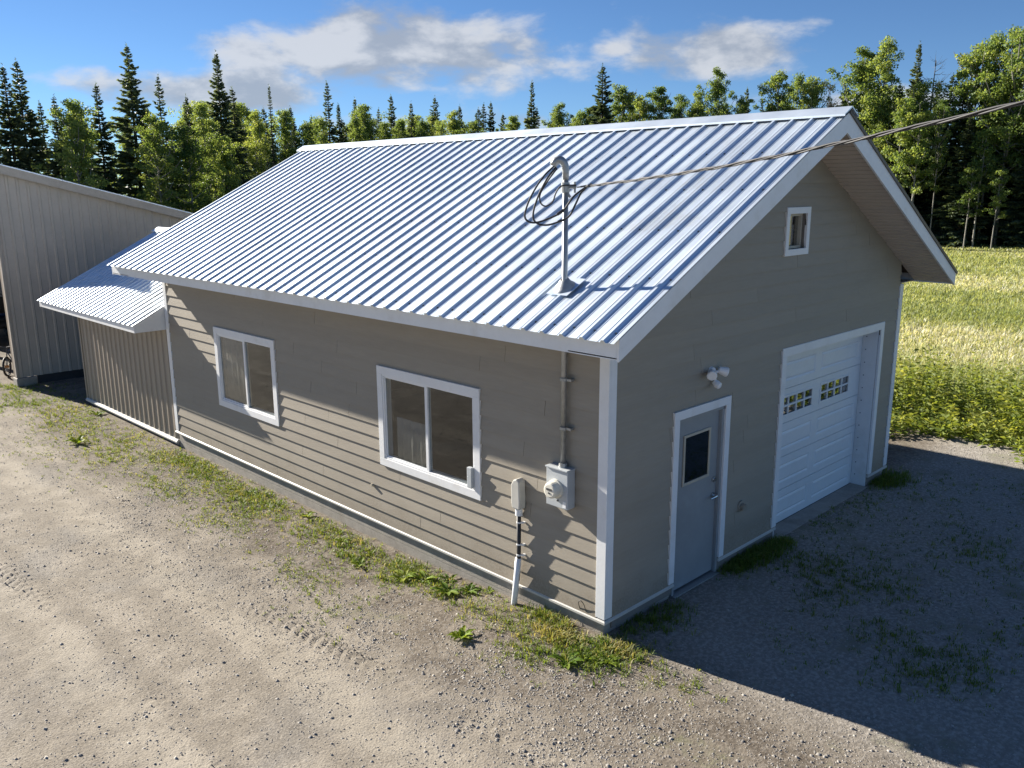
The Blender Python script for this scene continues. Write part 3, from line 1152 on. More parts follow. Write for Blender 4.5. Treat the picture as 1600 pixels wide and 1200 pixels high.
slab('bottom_seal', front_pt, (gx0, gx1, -0.1345, -0.1305), -DEP - 0.03, -DEP + 0.006, 'black_rubber', gd)
# ---- gable window
gw = trim_frame('gable_window', front_pt, GWIN, 0.075, 0.036, 'white_trim', garage)
gi = inner(GWIN, 0.075)
trim_frame('frame', front_pt, (gi[0] + 0.001, gi[1] - 0.001, gi[2] + 0.001, gi[3] - 0.001), 0.03, -0.03, 'beige_frame', gw, back=-0.11)
slab('muntin', front_pt, (gi[0] + 0.032, gi[1] - 0.032, (gi[2] + gi[3]) / 2 - 0.009, (gi[2] + gi[3]) / 2 + 0.009), -0.088, -0.072, 'beige_frame', gw)
slab('muntin', front_pt, ((gi[0] + gi[1]) / 2 + 0.03, (gi[0] + gi[1]) / 2 + 0.046, gi[2] + 0.032, gi[3] - 0.032), -0.087, -0.073, 'beige_frame', gw)
slab('pane', front_pt, (gi[0] + 0.028, gi[1] - 0.028, gi[2] + 0.028, gi[3] - 0.028), -0.072, -0.067, 'glass_door', gw)

# ------------------------------------------------------------------ fittings on the walls
# meter box
mbx = thing('meter_box', 'grey electric meter box with round white meter below the conduit', 'meter box', (-0.016, 0.53, 1.11))
part(MB().box((-0.016, 0.385, 1.12), (-0.130, 0.668, 1.515)).obj('cabinet', 'box_grey', None, bevel=0.006), mbx)
part(MB().box((-0.016, 0.380, 1.516), (-0.146, 0.673, 1.532)).obj('rain_lip', 'box_grey', None, bevel=0.003), mbx)
mb = MB()
MC = Vector((-0.1305, 0.535, 1.315))
mb.tube([MC, MC + Vector((-0.022, 0, 0)), MC + Vector((-0.024, 0, 0)), MC + Vector((-0.085, 0, 0)), MC + Vector((-0.100, 0, 0)), MC + Vector((-0.104, 0, 0))], [0.098, 0.098, 0.084, 0.082, 0.074, 0.060], 28)
part(mb.obj('meter', 'meter_white', None), mbx)
mb = MB()
mb.box(MC + Vector((-0.1045, -0.035, 0.005)), MC + Vector((-0.1085, 0.035, 0.026)))
mb.box(MC + Vector((-0.1045, -0.012, -0.030)), MC + Vector((-0.1085, 0.012, -0.014)))
part(mb.obj('meter_dial', 'steel_dark', None), mbx)
part(MB().box((-0.1305, 0.405, 1.135), (-0.1325, 0.445, 1.20)).obj('sticker', 'white_vinyl', None), mbx)
part(MB().tube([(-0.1305, 0.51, 1.195), (-0.140, 0.51, 1.195)], 0.010, 8).obj('seal_knob', 'steel_dark', None), mbx)
# mast: conduit up the wall, through the eave, above the roof
MX, MY = -0.062, 0.505
ms = thing('service_mast', 'galvanized conduit mast rising through the roof to a weatherhead', 'mast', (MX, MY, 1.53))
part(MB().tube([(MX, MY, 1.53), (MX, MY, 3.0), (MX, MY, 4.36)], 0.027, 16).obj('pipe', 'galvanized', None, smooth=True), ms)
for z in (1.93, 2.42):
    mb = MB()
    mb.tube([(MX, MY, z - 0.014), (MX, MY, z + 0.014)], 0.038, 14)
    mb.box((-0.016, MY - 0.095, z - 0.012), (MX - 0.004, MY - 0.036, z + 0.012))
    part(mb.obj('clamp', 'galvanized', None), ms)
part(MB().tube([(MX, MY, 1.531), (MX, MY, 1.575)], [0.046, 0.042], 14).obj('hub', 'galvanized', None), ms)
zb = roof_z(MX)
LEFT = Vector((-0.7094, 0.7048, 0.0))
mb = MB()
nrm = Vector((-math.sin(ANG), 0, math.cos(ANG)))
b0 = Vector((MX, MY, zb + 0.026))
ring = []
for hgt, rx in ((0.0, 0.115), (0.012, 0.108), (0.030, 0.085), (0.055, 0.062), (0.080, 0.045), (0.085, 0.034)):
    ring.append([(b0 + Vector((math.cos(ANG), 0, math.sin(ANG))) * rx * math.cos(a) + Vector((0, 1, 0)) * rx * math.sin(a) * (0.9 if hgt < 0.02 else 1) + (nrm * hgt if hgt < 0.03 else nrm * 0.02 + Vector((0, 0, hgt - 0.02)))) for a in [2 * math.pi * q / 20 for q in range(20)]])
v = [p for r_ in ring for p in r_]
f = [(i * 20 + q, i * 20 + (q + 1) % 20, (i + 1) * 20 + (q + 1) % 20, (i + 1) * 20 + q) for i in range(5) for q in range(20)]
mb.add(v, f)
part(mb.obj('flashing_boot', 'galvanized', None, smooth=True), ms)
mb = MB()
a_, b_ = Vector((math.cos(ANG), 0, math.sin(ANG))), Vector((0, 1, 0))
mb.prism([b0 + a_ * p + b_ * q + nrm * 0.004 for p, q in ((-0.13, -0.13), (0.17, -0.13), (0.17, 0.13), (-0.13, 0.13))], [b0 + a_ * p + b_ * q for p, q in ((-0.13, -0.13), (0.17, -0.13), (0.17, 0.13), (-0.13, 0.13))])
part(mb.obj('flashing_plate', 'roof_metal', None), ms)
pts = [Vector((MX, MY, 4.30)), Vector((MX, MY, 4.37))] + [Vector((MX, MY, 4.39)) + LEFT * (0.060 * (1 - math.cos(a))) + Vector((0, 0, 0.085 * math.sin(a))) for a in [k * math.pi / 8 for k in range(1, 8)]]
part(MB().tube(pts, [0.031, 0.032, 0.034, 0.036, 0.037, 0.038, 0.037, 0.036, 0.033], 14).obj('weatherhead', 'galvanized', None, smooth=True), ms)
mb = MB()
mb.tube([(MX, MY, 4.185), (MX, MY, 4.275)], 0.040, 14)
rr_ = -LEFT
q0 = Vector((MX, MY, 4.23))
mb.tube([q0 + rr_ * 0.035, q0 + rr_ * 0.10], 0.013, 8)
mb.tube([q0 + rr_ * 0.085 + Vector((0, 0, 0.05)), q0 + rr_ * 0.085 - Vector((0, 0, 0.05))], 0.011, 8)
mb.tube([q0 + rr_ * 0.02 - Vector((0, 0, 0.05)), q0 + rr_ * 0.045 - Vector((0, 0, 0.09))], 0.012, 8)
part(mb.obj('insulator_bracket', 'galvanized', None), ms)

# service drop: three twisted strands, on to a pole out of the picture
A0 = q0 + rr_ * 0.11
E1 = Vector((-1.6445, -3.6359, 4.5844))
dirv = (E1 - A0)
sd = thing('service_drop', 'twisted black overhead cable strung from the mast towards the right', 'cable', tuple(A0))


def drop(t):
    p = A0 + dirv * t
    p.z = A0.z + dirv.z * t - 0.045 * math.sin(min(t, 1.0) * math.pi) + (0.02 * (t - 1) ** 2 if t > 1 else 0)
    return p


side = dirv.normalized().cross(Vector((0, 0, 1))).normalized()
upv = side.cross(dirv.normalized())
for k in range(3):
    pts = []
    n = 260
    for i in range(n + 1):
        t = 5.2 * (i / n) ** 1.35
        c = drop(t)
        d = t * dirv.length
        a = d * 6.283 / 0.62 + k * 2.094
        r_ = (0.008 if k < 2 else 0.006) * min(1, d / 0.25 + 0.15)
        pts.append(c + side * math.cos(a) * r_ + upv * math.sin(a) * r_)
    o = MB().tube(pts, 0.0062 if k < 2 else 0.0042, 6).obj('strand', 'cable' if k < 2 else 'bare_wire', None, smooth=True)
    part(o, sd)


def mast_pt(du, v, out=0.0):
    return Vector((MX, MY, 0)) + LEFT * (-du * 0.0060) + Vector((0, 0, 4.243 - (v - 291) * 0.00565)) + Vector((-0.69, -0.69, 0)) * out


loops = [[(-17, 259, 0), (-34, 276, 0.02), (-52, 305, 0.05), (-62, 332, 0.07), (-60, 345, 0.08), (-46, 349, 0.08), (-22, 341, 0.08), (-4, 330, 0.09), (10, 310, 0.07), (24, 298, 0.03), (40, 288, 0.0)],
         [(-15, 261, 0), (-30, 282, 0.03), (-44, 312, 0.05), (-50, 338, 0.06), (-44, 350, 0.07), (-28, 353, 0.07), (-6, 346, 0.07), (6, 338, 0.07), (16, 318, 0.05), (24, 302, 0.02), (36, 290, 0.0)],
         [(-13, 263, 0), (-28, 284, 0.02), (-39, 304, 0.03), (-38, 318, 0.03), (-30, 323, 0.03), (-20, 316, 0.03), (-15, 302, 0.04), (-8, 292, 0.05), (2, 290, 0.05), (16, 290, 0.02)]]
for i, lp in enumerate(loops):
    o = MB().tube(spline([mast_pt(*q) for q in lp], 8), 0.0090 if i < 2 else 0.0075, 6).obj('drip_loop', 'cable', None, smooth=True)
    part(o, sd)
part(MB().tube([mast_pt(-3, 329, 0.09), mast_pt(-13, 336, 0.09)], 0.015, 8).obj('splice', 'black_rubber', None), sd)
part(MB().tube([mast_pt(-3, 345, 0.07), mast_pt(-12, 348, 0.07)], 0.012, 8).obj('splice', 'black_rubber', None), sd)

# riser: white box, black cable, white sleeve into the ground
CY = 1.125
rs = thing('cable_riser', 'white pull box with black conduit and white sleeve rising from the ground', 'conduit', (-0.06, CY, float(gz(-0.06, CY))))
mb = MB()
pr = [(-0.055, 0.93), (0.055, 0.93), (0.068, 0.99), (0.068, 1.19), (0.035, 1.245), (-0.01, 1.265), (-0.052, 1.235), (-0.060, 1.0)]
mb.prism([(-0.115, CY + a, z) for a, z in pr], [(-0.016, CY + a, z) for a, z in pr])
part(mb.obj('pull_box', 'pvc', None, bevel=0.012), rs)
mb = MB()
mb.tube([(-0.062, CY, 0.85), (-0.062, CY, 0.93)], 0.040, 14)
part(mb.obj('coupling', 'white_vinyl', None), rs)
part(MB().tube([(-0.062, CY, 0.90), (-0.062, CY + 0.004, 0.32), (-0.066, CY + 0.02, 0.1)], 0.024, 12).obj('black_conduit', 'black_rubber', None, smooth=True), rs)
part(MB().tube([(-0.066, CY + 0.006, 0.36), (-0.080, CY + 0.040, -0.02), (-0.100, CY + 0.085, -0.50)], 0.034, 12).obj('sleeve', 'white_vinyl', None, smooth=True), rs)
for z in (0.77, 0.52, 0.40):
    mb = MB()
    mb.tube([(-0.062, CY, z - 0.008), (-0.062, CY, z + 0.008)], 0.029, 12)
    mb.box((-0.016, CY - 0.055, z - 0.008), (-0.055, CY - 0.026, z + 0.008))
    part(mb.obj('strap', 'white_vinyl', None), rs)

# twin flood light with motion sensor
fl = thing('flood_light', 'white twin-head flood light with motion sensor above the grey door', 'light', (1.73, -0.014, 2.29))
c = Vector((1.715, -0.014, 2.295))
part(MB().tube([c, c + Vector((0, -0.035, 0))], [0.062, 0.052], 18).obj('base', 'white_vinyl', None), fl)
for sx in (-1, 1):
    h0 = c + Vector((sx * 0.035, -0.04, 0.0))
    h1 = c + Vector((sx * 0.100, -0.075, 0.010))
    mb = MB()
    mb.tube([h0, h1], 0.016, 8)
    ax = Vector((sx * 0.75, -0.6, -0.30)).normalized()
    mb.tube([h1 - ax * 0.045, h1 - ax * 0.036, h1 + ax * 0.014, h1 + ax * 0.055, h1 + ax * 0.064], [0.020, 0.036, 0.047, 0.056, 0.050], 12)
    part(mb.obj('lamp_head', 'white_vinyl', None), fl)
mb = MB()
mb.tube([c + Vector((0, -0.035, -0.02)), c + Vector((0.01, -0.06, -0.085))], 0.013, 8)
mb.tube([c + Vector((0.01, -0.045, -0.10)), c + Vector((0.012, -0.075, -0.125)), c + Vector((0.014, -0.11, -0.14)), c + Vector((0.014, -0.12, -0.143))], [0.030, 0.042, 0.038, 0.02], 12)
part(mb.obj('motion_sensor', 'white_vinyl', None), fl)
# small vent by the door
vn = thing('wall_vent', 'small round greige vent between the grey door and overhead door', 'vent', (2.50, -0.014, 0.55))
part(MB().tube([(2.50, -0.010, 0.555), (2.50, -0.034, 0.555)], 0.068, 18).obj('plate', 'siding', None, bevel=0.003), vn)
part(MB().tube([(2.50, -0.0342, 0.555), (2.50, -0.075, 0.545)], [0.040, 0.046], 16).obj('hood', 'siding', None), vn)
# small cap on the side wall and a loose wire end
cp = MB().tube([(-0.008, 3.83, 0.50), (-0.045, 3.83, 0.50)], [0.024, 0.018], 12).obj('wall_cap', 'beige_frame', garage)
wr = MB().tube(spline([(-0.015, 0.30, 0.045), (-0.040, 0.30, 0.13), (-0.045, 0.27, 0.165), (-0.035, 0.235, 0.13), (-0.02, 0.215, 0.052)], 6), 0.004, 5).obj('loose_wire', 'cable')
tag(wr, 'short bent black wire sticking out above the skirt near the corner', 'wire')


# ------------------------------------------------------------------ small metal shed behind the garage
shed = thing('shed', 'low tan metal-clad shed with ribbed roof joined behind the garage', 'shed', (0, 9.9, 0))
SY0, SY1, SX1 = GL + 0.05, 14.34, 4.25
SZ0 = -0.17
SRX, SRZ, SEX, SEZ = 2.12, 3.36, -0.58, 1.985
sp_ = (SRZ - SEZ) / (SRX - SEX)
sang = math.atan(sp_)
slen = math.hypot(SRX - SEX, SRZ - SEZ)


def sroof(x):
    return SRZ - sp_ * abs(x - SRX)


mb = MB()
mb.box((0.05, SY0 + 0.01, SZ0 + 0.01), (0.10, SY1 - 0.01, 1.86))
mb.box((SX1 - 0.10, SY0 + 0.01, SZ0 + 0.01), (SX1 - 0.05, SY1 - 0.01, 1.86))
for yy in (SY0 + 0.02, SY1 - 0.06):
    pr = [(0.101, SZ0 + 0.01), (SX1 - 0.101, SZ0 + 0.01), (SX1 - 0.101, 1.84), (SRX, sroof(SRX) - 0.12), (0.101, 1.84)]
    mb.prism([(x, yy, z) for x, z in pr], [(x, yy + 0.04, z) for x, z in pr])
sw = part(mb.obj('wall', 'wood', None), shed)
sw.name = 'wall'


def clad_mesh(name, height, width, ribs, material, h=0.022, top=None):
    """ribbed wall sheet: x along the wall, y out, z up"""
    prof = []
    pw = width / ribs
    for k in range(ribs):
        c = (k + 0.5) * pw
        prof += [(k * pw, 0), (c - 0.038, 0), (c - 0.020, h), (c + 0.020, h), (c + 0.038, 0)]
    prof.append((width, 0))
    v = [(x, o, 0.0) for x, o in prof] + [(x, o, height if top is None else top(x)) for x, o in prof]
    n = len(prof)
    f = [(i, i + 1, n + i + 1, n + i) for i in range(n - 1)]
    me = bpy.data.meshes.new(name)
    me.from_pydata(v, [], f)
    me.update()
    me.materials.append(MATS[material])
    return me


npan = 5
pw_ = (SY1 - SY0) / npan
cm = clad_mesh('wall_sheet', 1.80 - SZ0 + 0.04, pw_, 4, 'shed_metal', 0.024)
shed_o = Vector(shed.location)
for k in range(npan):
    o = link('wall_sheet', cm, None, sw)
    # sheet x -> -y world, out -> -x
    mtx = Matrix(((0, -1, 0), (-1, 0, 0), (0, 0, 1))).to_4x4()
    o.matrix_local = Matrix.Translation(Vector((0.028, SY1 - k * pw_, SZ0 + 0.02))) @ mtx
mb = MB()
pr = [(0.03, SZ0 - 0.03), (-0.036, SZ0 - 0.03), (-0.036, SZ0 - 0.005), (-0.01, SZ0 + 0.03), (0.03, SZ0 + 0.03)]
mb.prism([(x, SY0 - 0.03, z) for x, z in pr], [(x, SY1 + 0.02, z) for x, z in pr])
part(mb.obj('skirt_board', 'skirt', None), shed)
part(MB().box((0.03, SY0 + 0.03, -0.60), (SX1 - 0.03, SY1 - 0.05, SZ0 - 0.032)).obj('foundation', 'concrete', None), shed)
part(MB().box((-0.006, SY1 - 0.03, SZ0 + 0.031), (0.06, SY1 + 0.022, 1.80)).obj('corner_trim', 'shed_metal', None), shed)
mb = MB()
RY1 = 14.88
pr = [(SEX + 0.03, sroof(SEX + 0.03) - 0.05), (SRX, SRZ - 0.05), (2 * SRX - SEX - 0.03, sroof(SEX + 0.03) - 0.05), (2 * SRX - SEX - 0.03, sroof(SEX + 0.03) - 0.012), (SRX, SRZ - 0.012), (SEX + 0.03, sroof(SEX + 0.03) - 0.012)]
mb.prism([(x, SY0 + 0.012, z) for x, z in pr], [(x, RY1 - 0.012, z) for x, z in pr])
srf = part(mb.obj('roof', 'wood', None), shed)
nsp = 6
spw = (RY1 - SY0) / nsp / 4
spm = panel_mesh('shed_roof_panel', slen + 0.015, spw, 4)
for k in range(nsp):
    y0 = SY0 + k * spw * 4
    o = link('roof_panel', spm, None, srf)
    o.matrix_local = Matrix.Translation(Vector((SRX, y0, SRZ + 0.001 * (1 + k % 2)))) @ Matrix(((-math.cos(sang), 0, -math.sin(sang)), (0, 1, 0), (-math.sin(sang), 0, math.cos(sang)))).to_4x4()
    o = link('roof_panel', spm, None, srf)
    o.matrix_local = Matrix.Translation(Vector((SRX, y0 + 4 * spw, SRZ + 0.001 * (1 + k % 2)))) @ Matrix(((math.cos(sang), 0, math.sin(sang)), (0, -1, 0), (-math.sin(sang), 0, math.cos(sang)))).to_4x4()
mb = MB()
c2 = 0.16


def cap2(y):
    zc = SRZ + 0.05
    return [(SRX - c2, y, zc - sp_ * c2 - 0.02), (SRX - c2, y, zc - sp_ * c2), (SRX, y, zc), (SRX + c2, y, zc - sp_ * c2), (SRX + c2, y, zc - sp_ * c2 - 0.02), (SRX, y, zc - 0.016)]


mb.prism(cap2(SY0), cap2(RY1 + 0.03))
link_cap = mb.obj('ridge_cap', 'roof_metal', srf)
for sx, ex_, wx in ((1, SEX, 0.0), (-1, 2 * SRX - SEX, SX1)):
    f0 = ex_ + sx * 0.02
    MB().box((f0, SY0 + 0.03, SEZ - 0.13), (f0 + sx * 0.022, RY1 - 0.06, sroof(f0) - 0.016)).obj('fascia_board', 'white_trim', srf)
    MB().box((f0 + sx * 0.024, SY0 + 0.03, SEZ - 0.125), (wx + sx * 0.02, RY1 - 0.06, SEZ - 0.114)).obj('eave_soffit', 'soffit', srf)
    mb = MB()
    xa = f0 + sx * 0.001
    e = [(xa, SEZ - 0.130), (xa, sroof(xa) - 0.016), (wx - sx * 0.004, sroof(wx) - 0.016), (wx - sx * 0.004, SEZ - 0.130)]
    mb.prism([(x, SY0 + 0.004, z) for x, z in e], [(x, SY0 + 0.029, z) for x, z in e])
    mb.obj('end_cap', 'white_trim', srf)
    e = [(xa, sroof(xa) - 0.15), (xa, sroof(xa) - 0.016), (SRX, SRZ - 0.016), (SRX, SRZ - 0.15)]
    mb = MB()
    mb.prism([(x, RY1 - 0.04, z) for x, z in e], [(x, RY1 - 0.015, z) for x, z in e])
    mb.obj('rake_board', 'white_trim', srf)

# ------------------------------------------------------------------ open-fronted equipment barn
BY0, BY1, BX0, BX1 = 17.2, 30.0, -0.58, 7.2
BG = -0.06                      # lower edge of the cladding
barn = thing('barn', 'tall grey metal-clad open-front equipment shed with a single sloping roof', 'barn', (BX0, BY0, -0.3))


def broof(x):
    return 4.86 - 0.271 * (x + 0.58)


mb = MB()
e = [(BX0 + 0.03, BG), (BX1, BG), (BX1, broof(BX1) - 0.12), (BX0 + 0.03, broof(BX0 + 0.03) - 0.12)]
mb.prism([(x, BY0 + 0.04, z) for x, z in e], [(x, BY0 + 0.09, z) for x, z in e])
bw = part(mb.obj('end_wall', 'wood', None), barn)
nb = 9
bwid = (BX1 - BX0) / nb
for k in range(nb):
    xa = BX0 + k * bwid
    cm = clad_mesh('wall_sheet', 4, bwid, 4, 'barn_metal', 0.02, top=lambda x, xa=xa: broof(xa + x) - 0.09 - BG)
    o = link('wall_sheet', cm, None, bw)
    o.matrix_local = Matrix.Translation(Vector((xa, BY0 + 0.030, BG))) @ Matrix(((1, 0, 0), (0, -1, 0), (0, 0, 1))).to_4x4()
mb = MB()
for yy in (BY0 + 0.0, BY0 + 4.0, BY0 + 8.0, BY1 - 0.2):
    pass
e = [(BX0 - 0.25, broof(BX0 - 0.25)), (BX1 + 0.3, broof(BX1 + 0.3)), (BX1 + 0.3, broof(BX1 + 0.3) - 0.04), (BX0 - 0.25, broof(BX0 - 0.25) - 0.04)]
mb.prism([(x, BY0 - 0.12, z) for x, z in e], [(x, BY1 + 0.15, z) for x, z in e])
br_ = part(mb.obj('roof', 'roof_metal', None), barn)
mb = MB()
e = [(BX0 - 0.24, broof(BX0 - 0.24) - 0.015), (BX1 + 0.29, broof(BX1 + 0.29) - 0.015), (BX1 + 0.29, broof(BX1 + 0.29) - 0.20), (BX0 - 0.24, broof(BX0 - 0.24) - 0.20)]
mb.prism([(x, BY0 - 0.150, z) for x, z in e], [(x, BY0 - 0.122, z) for x, z in e])
mb.obj('rake_board', 'tan_trim', br_)
mb = MB()
e = [(BX0 - 0.25, broof(BX0 - 0.25) + 0.012), (BX1 + 0.3, broof(BX1 + 0.3) + 0.012), (BX1 + 0.3, broof(BX1 + 0.3) - 0.013), (BX0 - 0.25, broof(BX0 - 0.25) - 0.013)]
mb.prism([(x, BY0 - 0.165, z) for x, z in e], [(x, BY0 - 0.1215, z) for x, z in e])
mb.obj('rake_cap', 'roof_metal', br_)
part(MB().box((BX0 + 0.005, BY0 + 0.10, -0.5), (BX0 + 0.19, BY0 + 0.28, broof(BX0 + 0.2) - 0.05)).obj('post', 'wood', None), barn)
part(MB().box((BX0 - 0.012, BY0 - 0.005, BG + 0.02), (BX0 + 0.028, BY0 + 0.099, broof(BX0) - 0.22)).obj('corner_trim', 'tan_trim', None), barn)
for yy in (BY0 + 4.0, BY0 + 8.0, BY1 - 0.25):
    part(MB().box((BX0 + 0.005, yy, -0.5), (BX0 + 0.19, yy + 0.18, broof(BX0 + 0.2) - 0.05)).obj('post', 'wood', None), barn)
part(MB().box((BX0 + 0.03, BY0 + 0.285, broof(BX0) - 0.36), (BX0 + 0.15, BY1 - 0.26, broof(BX0 + 0.15) - 0.052)).obj('header_beam', 'wood', None), barn)
part(MB().box((BX1 - 0.05, BY0 + 0.10, -0.4), (BX1 + 0.03, BY1 - 0.09, broof(BX1) - 0.06)).obj('back_wall', 'barn_metal', None), barn)
mb = MB()
e = [(BX0 + 0.20, -0.4), (BX1 - 0.06, -0.4), (BX1 - 0.06, broof(BX1) - 0.07), (BX0 + 0.2, broof(BX0 + 0.2) - 0.06)]
mb.prism([(x, BY1 - 0.08, z) for x, z in e], [(x, BY1 - 0.02, z) for x, z in e])
part(mb.obj('far_wall', 'barn_metal', None), barn)
part(MB().tube([(BX0 + 0.10, BY0 + 0.29, 3.7), (BX0 + 0.10, BY0 + 1.0, 4.45)], 0.05, 4).obj('knee_brace', 'wood', None), barn)
part(MB().box((BX0 - 0.02, BY0 - 0.02, -0.6), (BX0 + 0.42, BY0 + 0.30, BG - 0.01)).obj('footing', 'concrete', None, bevel=0.02), barn)
part(MB().box((BX0 + 0.45, BY0 + 0.10, -0.42), (BX1 - 0.1, BY0 + 0.20, BG + 0.02)).obj('ground_beam', 'steel_dark', None), barn)


def wheel(parent, c, axis_, R, w, rim_c='meter_white', spokes=0):
    ax = Vector(axis_).normalized()
    c = Vector(c)
    a = ax.cross(Vector((0, 0, 1))).normalized()
    n = 28
    mb = MB()
    pts = [(R - w * 0.9, -w * 0.5), (R - w * 0.25, -w * 0.55), (R, -w * 0.25), (R, w * 0.25), (R - w * 0.25, w * 0.55), (R - w * 0.9, w * 0.5)]
    v, f = [], []
    for i in range(n):
        t = 2 * math.pi * i / n
        d = a * math.cos(t) + Vector((0, 0, 1)) * math.sin(t)
        v += [c + d * r + ax * o for r, o in pts]
    k = len(pts)
    for i in range(n):
        for j in range(k):
            f.append((i * k + j, i * k + (j + 1) % k, ((i + 1) % n) * k + (j + 1) % k, ((i + 1) % n) * k + j))
    mb.add(v, f)
    tyre = mb.obj('wheel', 'black_rubber', None, smooth=False)
    part(tyre, parent)
    mb = MB()
    if spokes:
        for i in range(spokes):
            t = 2 * math.pi * i / spokes
            d = a * math.cos(t) + Vector((0, 0, 1)) * math.sin(t)
            mb.tube([c + ax * (0.02 if i % 2 else -0.02), c + d * (R - w * 0.8)], 0.0025, 4)
        mb.obj('spokes', 'galvanized', tyre)
        MB().tube([c - ax * 0.04, c + ax * 0.04], 0.035, 10).obj('hub', rim_c, tyre)
    else:
        mb.tube([c - ax * w * 0.3, c - ax * w * 0.3, c + ax * w * 0.3], [R * 0.3, R - w * 0.85, R - w * 0.85], 20)
        mb.obj('rim', rim_c, tyre)
    return tyre


# compact tractor parked inside, mostly hidden
tg = -0.27
trc = thing('tractor', 'dark blue compact tractor parked in the shade of the open barn', 'tractor', (0.9, 24.4, tg))
for xx in (0.45, 1.55):
    wheel(trc, (xx, 24.0, tg + 0.55), (1, 0, 0), 0.55, 0.30)
    wheel(trc, (xx + (0.06 if xx < 1 else -0.06), 25.65, tg + 0.34), (1, 0, 0), 0.34, 0.20)
mb = MB()
mb.box((0.80, 24.25, tg + 0.42), (1.20, 26.0, tg + 0.70))
mb.tube([(0.45, 24.0, tg + 0.55), (1.55, 24.0, tg + 0.55)], 0.09, 8)
mb.tube([(0.5, 25.65, tg + 0.34), (1.5, 25.65, tg + 0.34)], 0.05, 8)
part(mb.obj('chassis', 'steel_dark', None), trc)
part(MB().box((0.74, 24.75, tg + 0.71), (1.26, 26.1, tg + 1.12)).obj('hood', 'blue_paint', None, bevel=0.07), trc)
for xx in (0.28, 1.36):
    part(MB().box((xx, 23.55, tg + 1.12), (xx + 0.36, 24.5, tg + 1.18)).obj('fender', 'blue_paint', None, bevel=0.03), trc)
part(MB().box((0.80, 23.75, tg + 0.95), (1.20, 24.15, tg + 1.05)).box((0.80, 23.66, tg + 1.05), (1.20, 23.74, tg + 1.45)).obj('seat', 'black_rubber', None, bevel=0.02), trc)
part(MB().tube([(1.0, 24.74, tg + 1.05), (1.0, 24.5, tg + 1.32)], 0.02, 6).tube([(1.0 + 0.17 * math.cos(a), 24.49 + 0.09 * math.sin(a), tg + 1.34 + 0.13 * math.sin(a)) for a in [k * math.pi / 8 for k in range(17)]], 0.014, 6).obj('steering_wheel', 'black_rubber', None), trc)
part(MB().tube([(0.55, 23.7, tg + 1.18), (0.55, 23.7, tg + 2.2), (1.45, 23.7, tg + 2.2), (1.45, 23.7, tg + 1.18)], 0.035, 8).obj('roll_bar', 'steel_dark', None), trc)

# child's bicycle against the barn post, front wheel showing
bzg = float(gz(-0.6, 18.9))
bk = thing('bicycle', "small bicycle leaning at the barn's front corner with one spoked wheel showing", 'bicycle', (-0.15, 19.05, bzg))
bd = Vector((0.55, 0.83, 0)).normalized()
bp = Vector((-0.40, 18.70, bzg + 0.25))
ax = bd.cross(Vector((0, 0, 1)))
wheel(bk, bp, ax, 0.25, 0.042, 'orange_plastic', 20)
bq = bp + bd * 0.86
wheel(bk, bq, ax, 0.25, 0.042, 'orange_plastic', 20)
u_ = Vector((0, 0, 1))
mb = MB()
head, seat_t, bb = bp + bd * 0.12 + u_ * 0.36, bq - bd * 0.26 + u_ * 0.30, bq - bd * 0.36 - u_ * 0.02
for a, b in ((head, bb), (head + u_ * 0.02, seat_t), (seat_t, bb), (seat_t, bq), (bb, bq)):
    mb.tube([a, b], 0.014, 8)
part(mb.obj('frame', 'blue_paint', None), bk)
part(MB().tube([bp, head, head + u_ * 0.10 + bd * 0.02], 0.013, 8).obj('fork', 'steel_dark', None), bk)
part(MB().tube([head + u_ * 0.12 - ax * 0.26, head + u_ * 0.12 - ax * 0.1, head + u_ * 0.10, head + u_ * 0.12 + ax * 0.1, head + u_ * 0.12 + ax * 0.26], 0.012, 8).obj('handlebar', 'steel_dark', None), bk)
part(MB().tube([seat_t, seat_t + u_ * 0.10], 0.012, 8).box(seat_t + Vector((-0.09, -0.09, 0.10)), seat_t + Vector((0.09, 0.09, 0.14))).obj('saddle', 'black_rubber', None), bk)

# ------------------------------------------------------------------ vegetation tools


def grass_mesh(name, P, h, nb, spread, w, lean, tint, seed):
    """nb blades round every point: each blade a bent, tapering strip"""
    r = np.random.default_rng(seed)
    n = len(P) * nb
    base = np.repeat(P, nb, 0)
    hh = np.repeat(h, nb) * r.uniform(0.55, 1.15, n)
    tt = np.clip(np.repeat(tint, nb) + r.normal(0, 0.12, n), 0, 1)
    ang = r.uniform(0, 6.283, n)
    rr = r.uniform(0, 1, n) ** 0.6 * np.repeat(np.broadcast_to(spread, len(P)), nb)
    base = base + np.stack([np.cos(ang) * rr, np.sin(ang) * rr, np.zeros(n)], 1)
    a2 = ang + r.normal(0, 0.9, n)
    ln = hh * r.uniform(0.1, 1.0, n) * lean
    D = np.stack([np.cos(a2), np.sin(a2), np.zeros(n)], 1)
    Wd = np.stack([-np.sin(a2), np.cos(a2), np.zeros(n)], 1)
    ww = np.repeat(np.broadcast_to(w, len(P)), nb) * r.uniform(0.6, 1.3, n)
    mid = base + D * (ln * 0.35)[:, None] + np.array([0, 0, 1.0]) * (hh * 0.62)[:, None]
    tip = base + D * ln[:, None] + np.array([0, 0, 1.0]) * (hh * np.clip(1 - 0.25 * lean * lean, 0.4, 1))[:, None]
    V = np.stack([base - Wd * ww[:, None] / 2, base + Wd * ww[:, None] / 2, mid - Wd * ww[:, None] * 0.42, mid + Wd * ww[:, None] * 0.42, tip], 1).reshape(-1, 3)
    i = np.arange(n) * 5
    T = np.stack([np.stack([i, i + 1, i + 3], 1), np.stack([i, i + 3, i + 2], 1), np.stack([i + 2, i + 3, i + 4], 1)], 1).reshape(-1, 3)
    return fast_mesh(name, V, T, np.repeat(tt, 5))


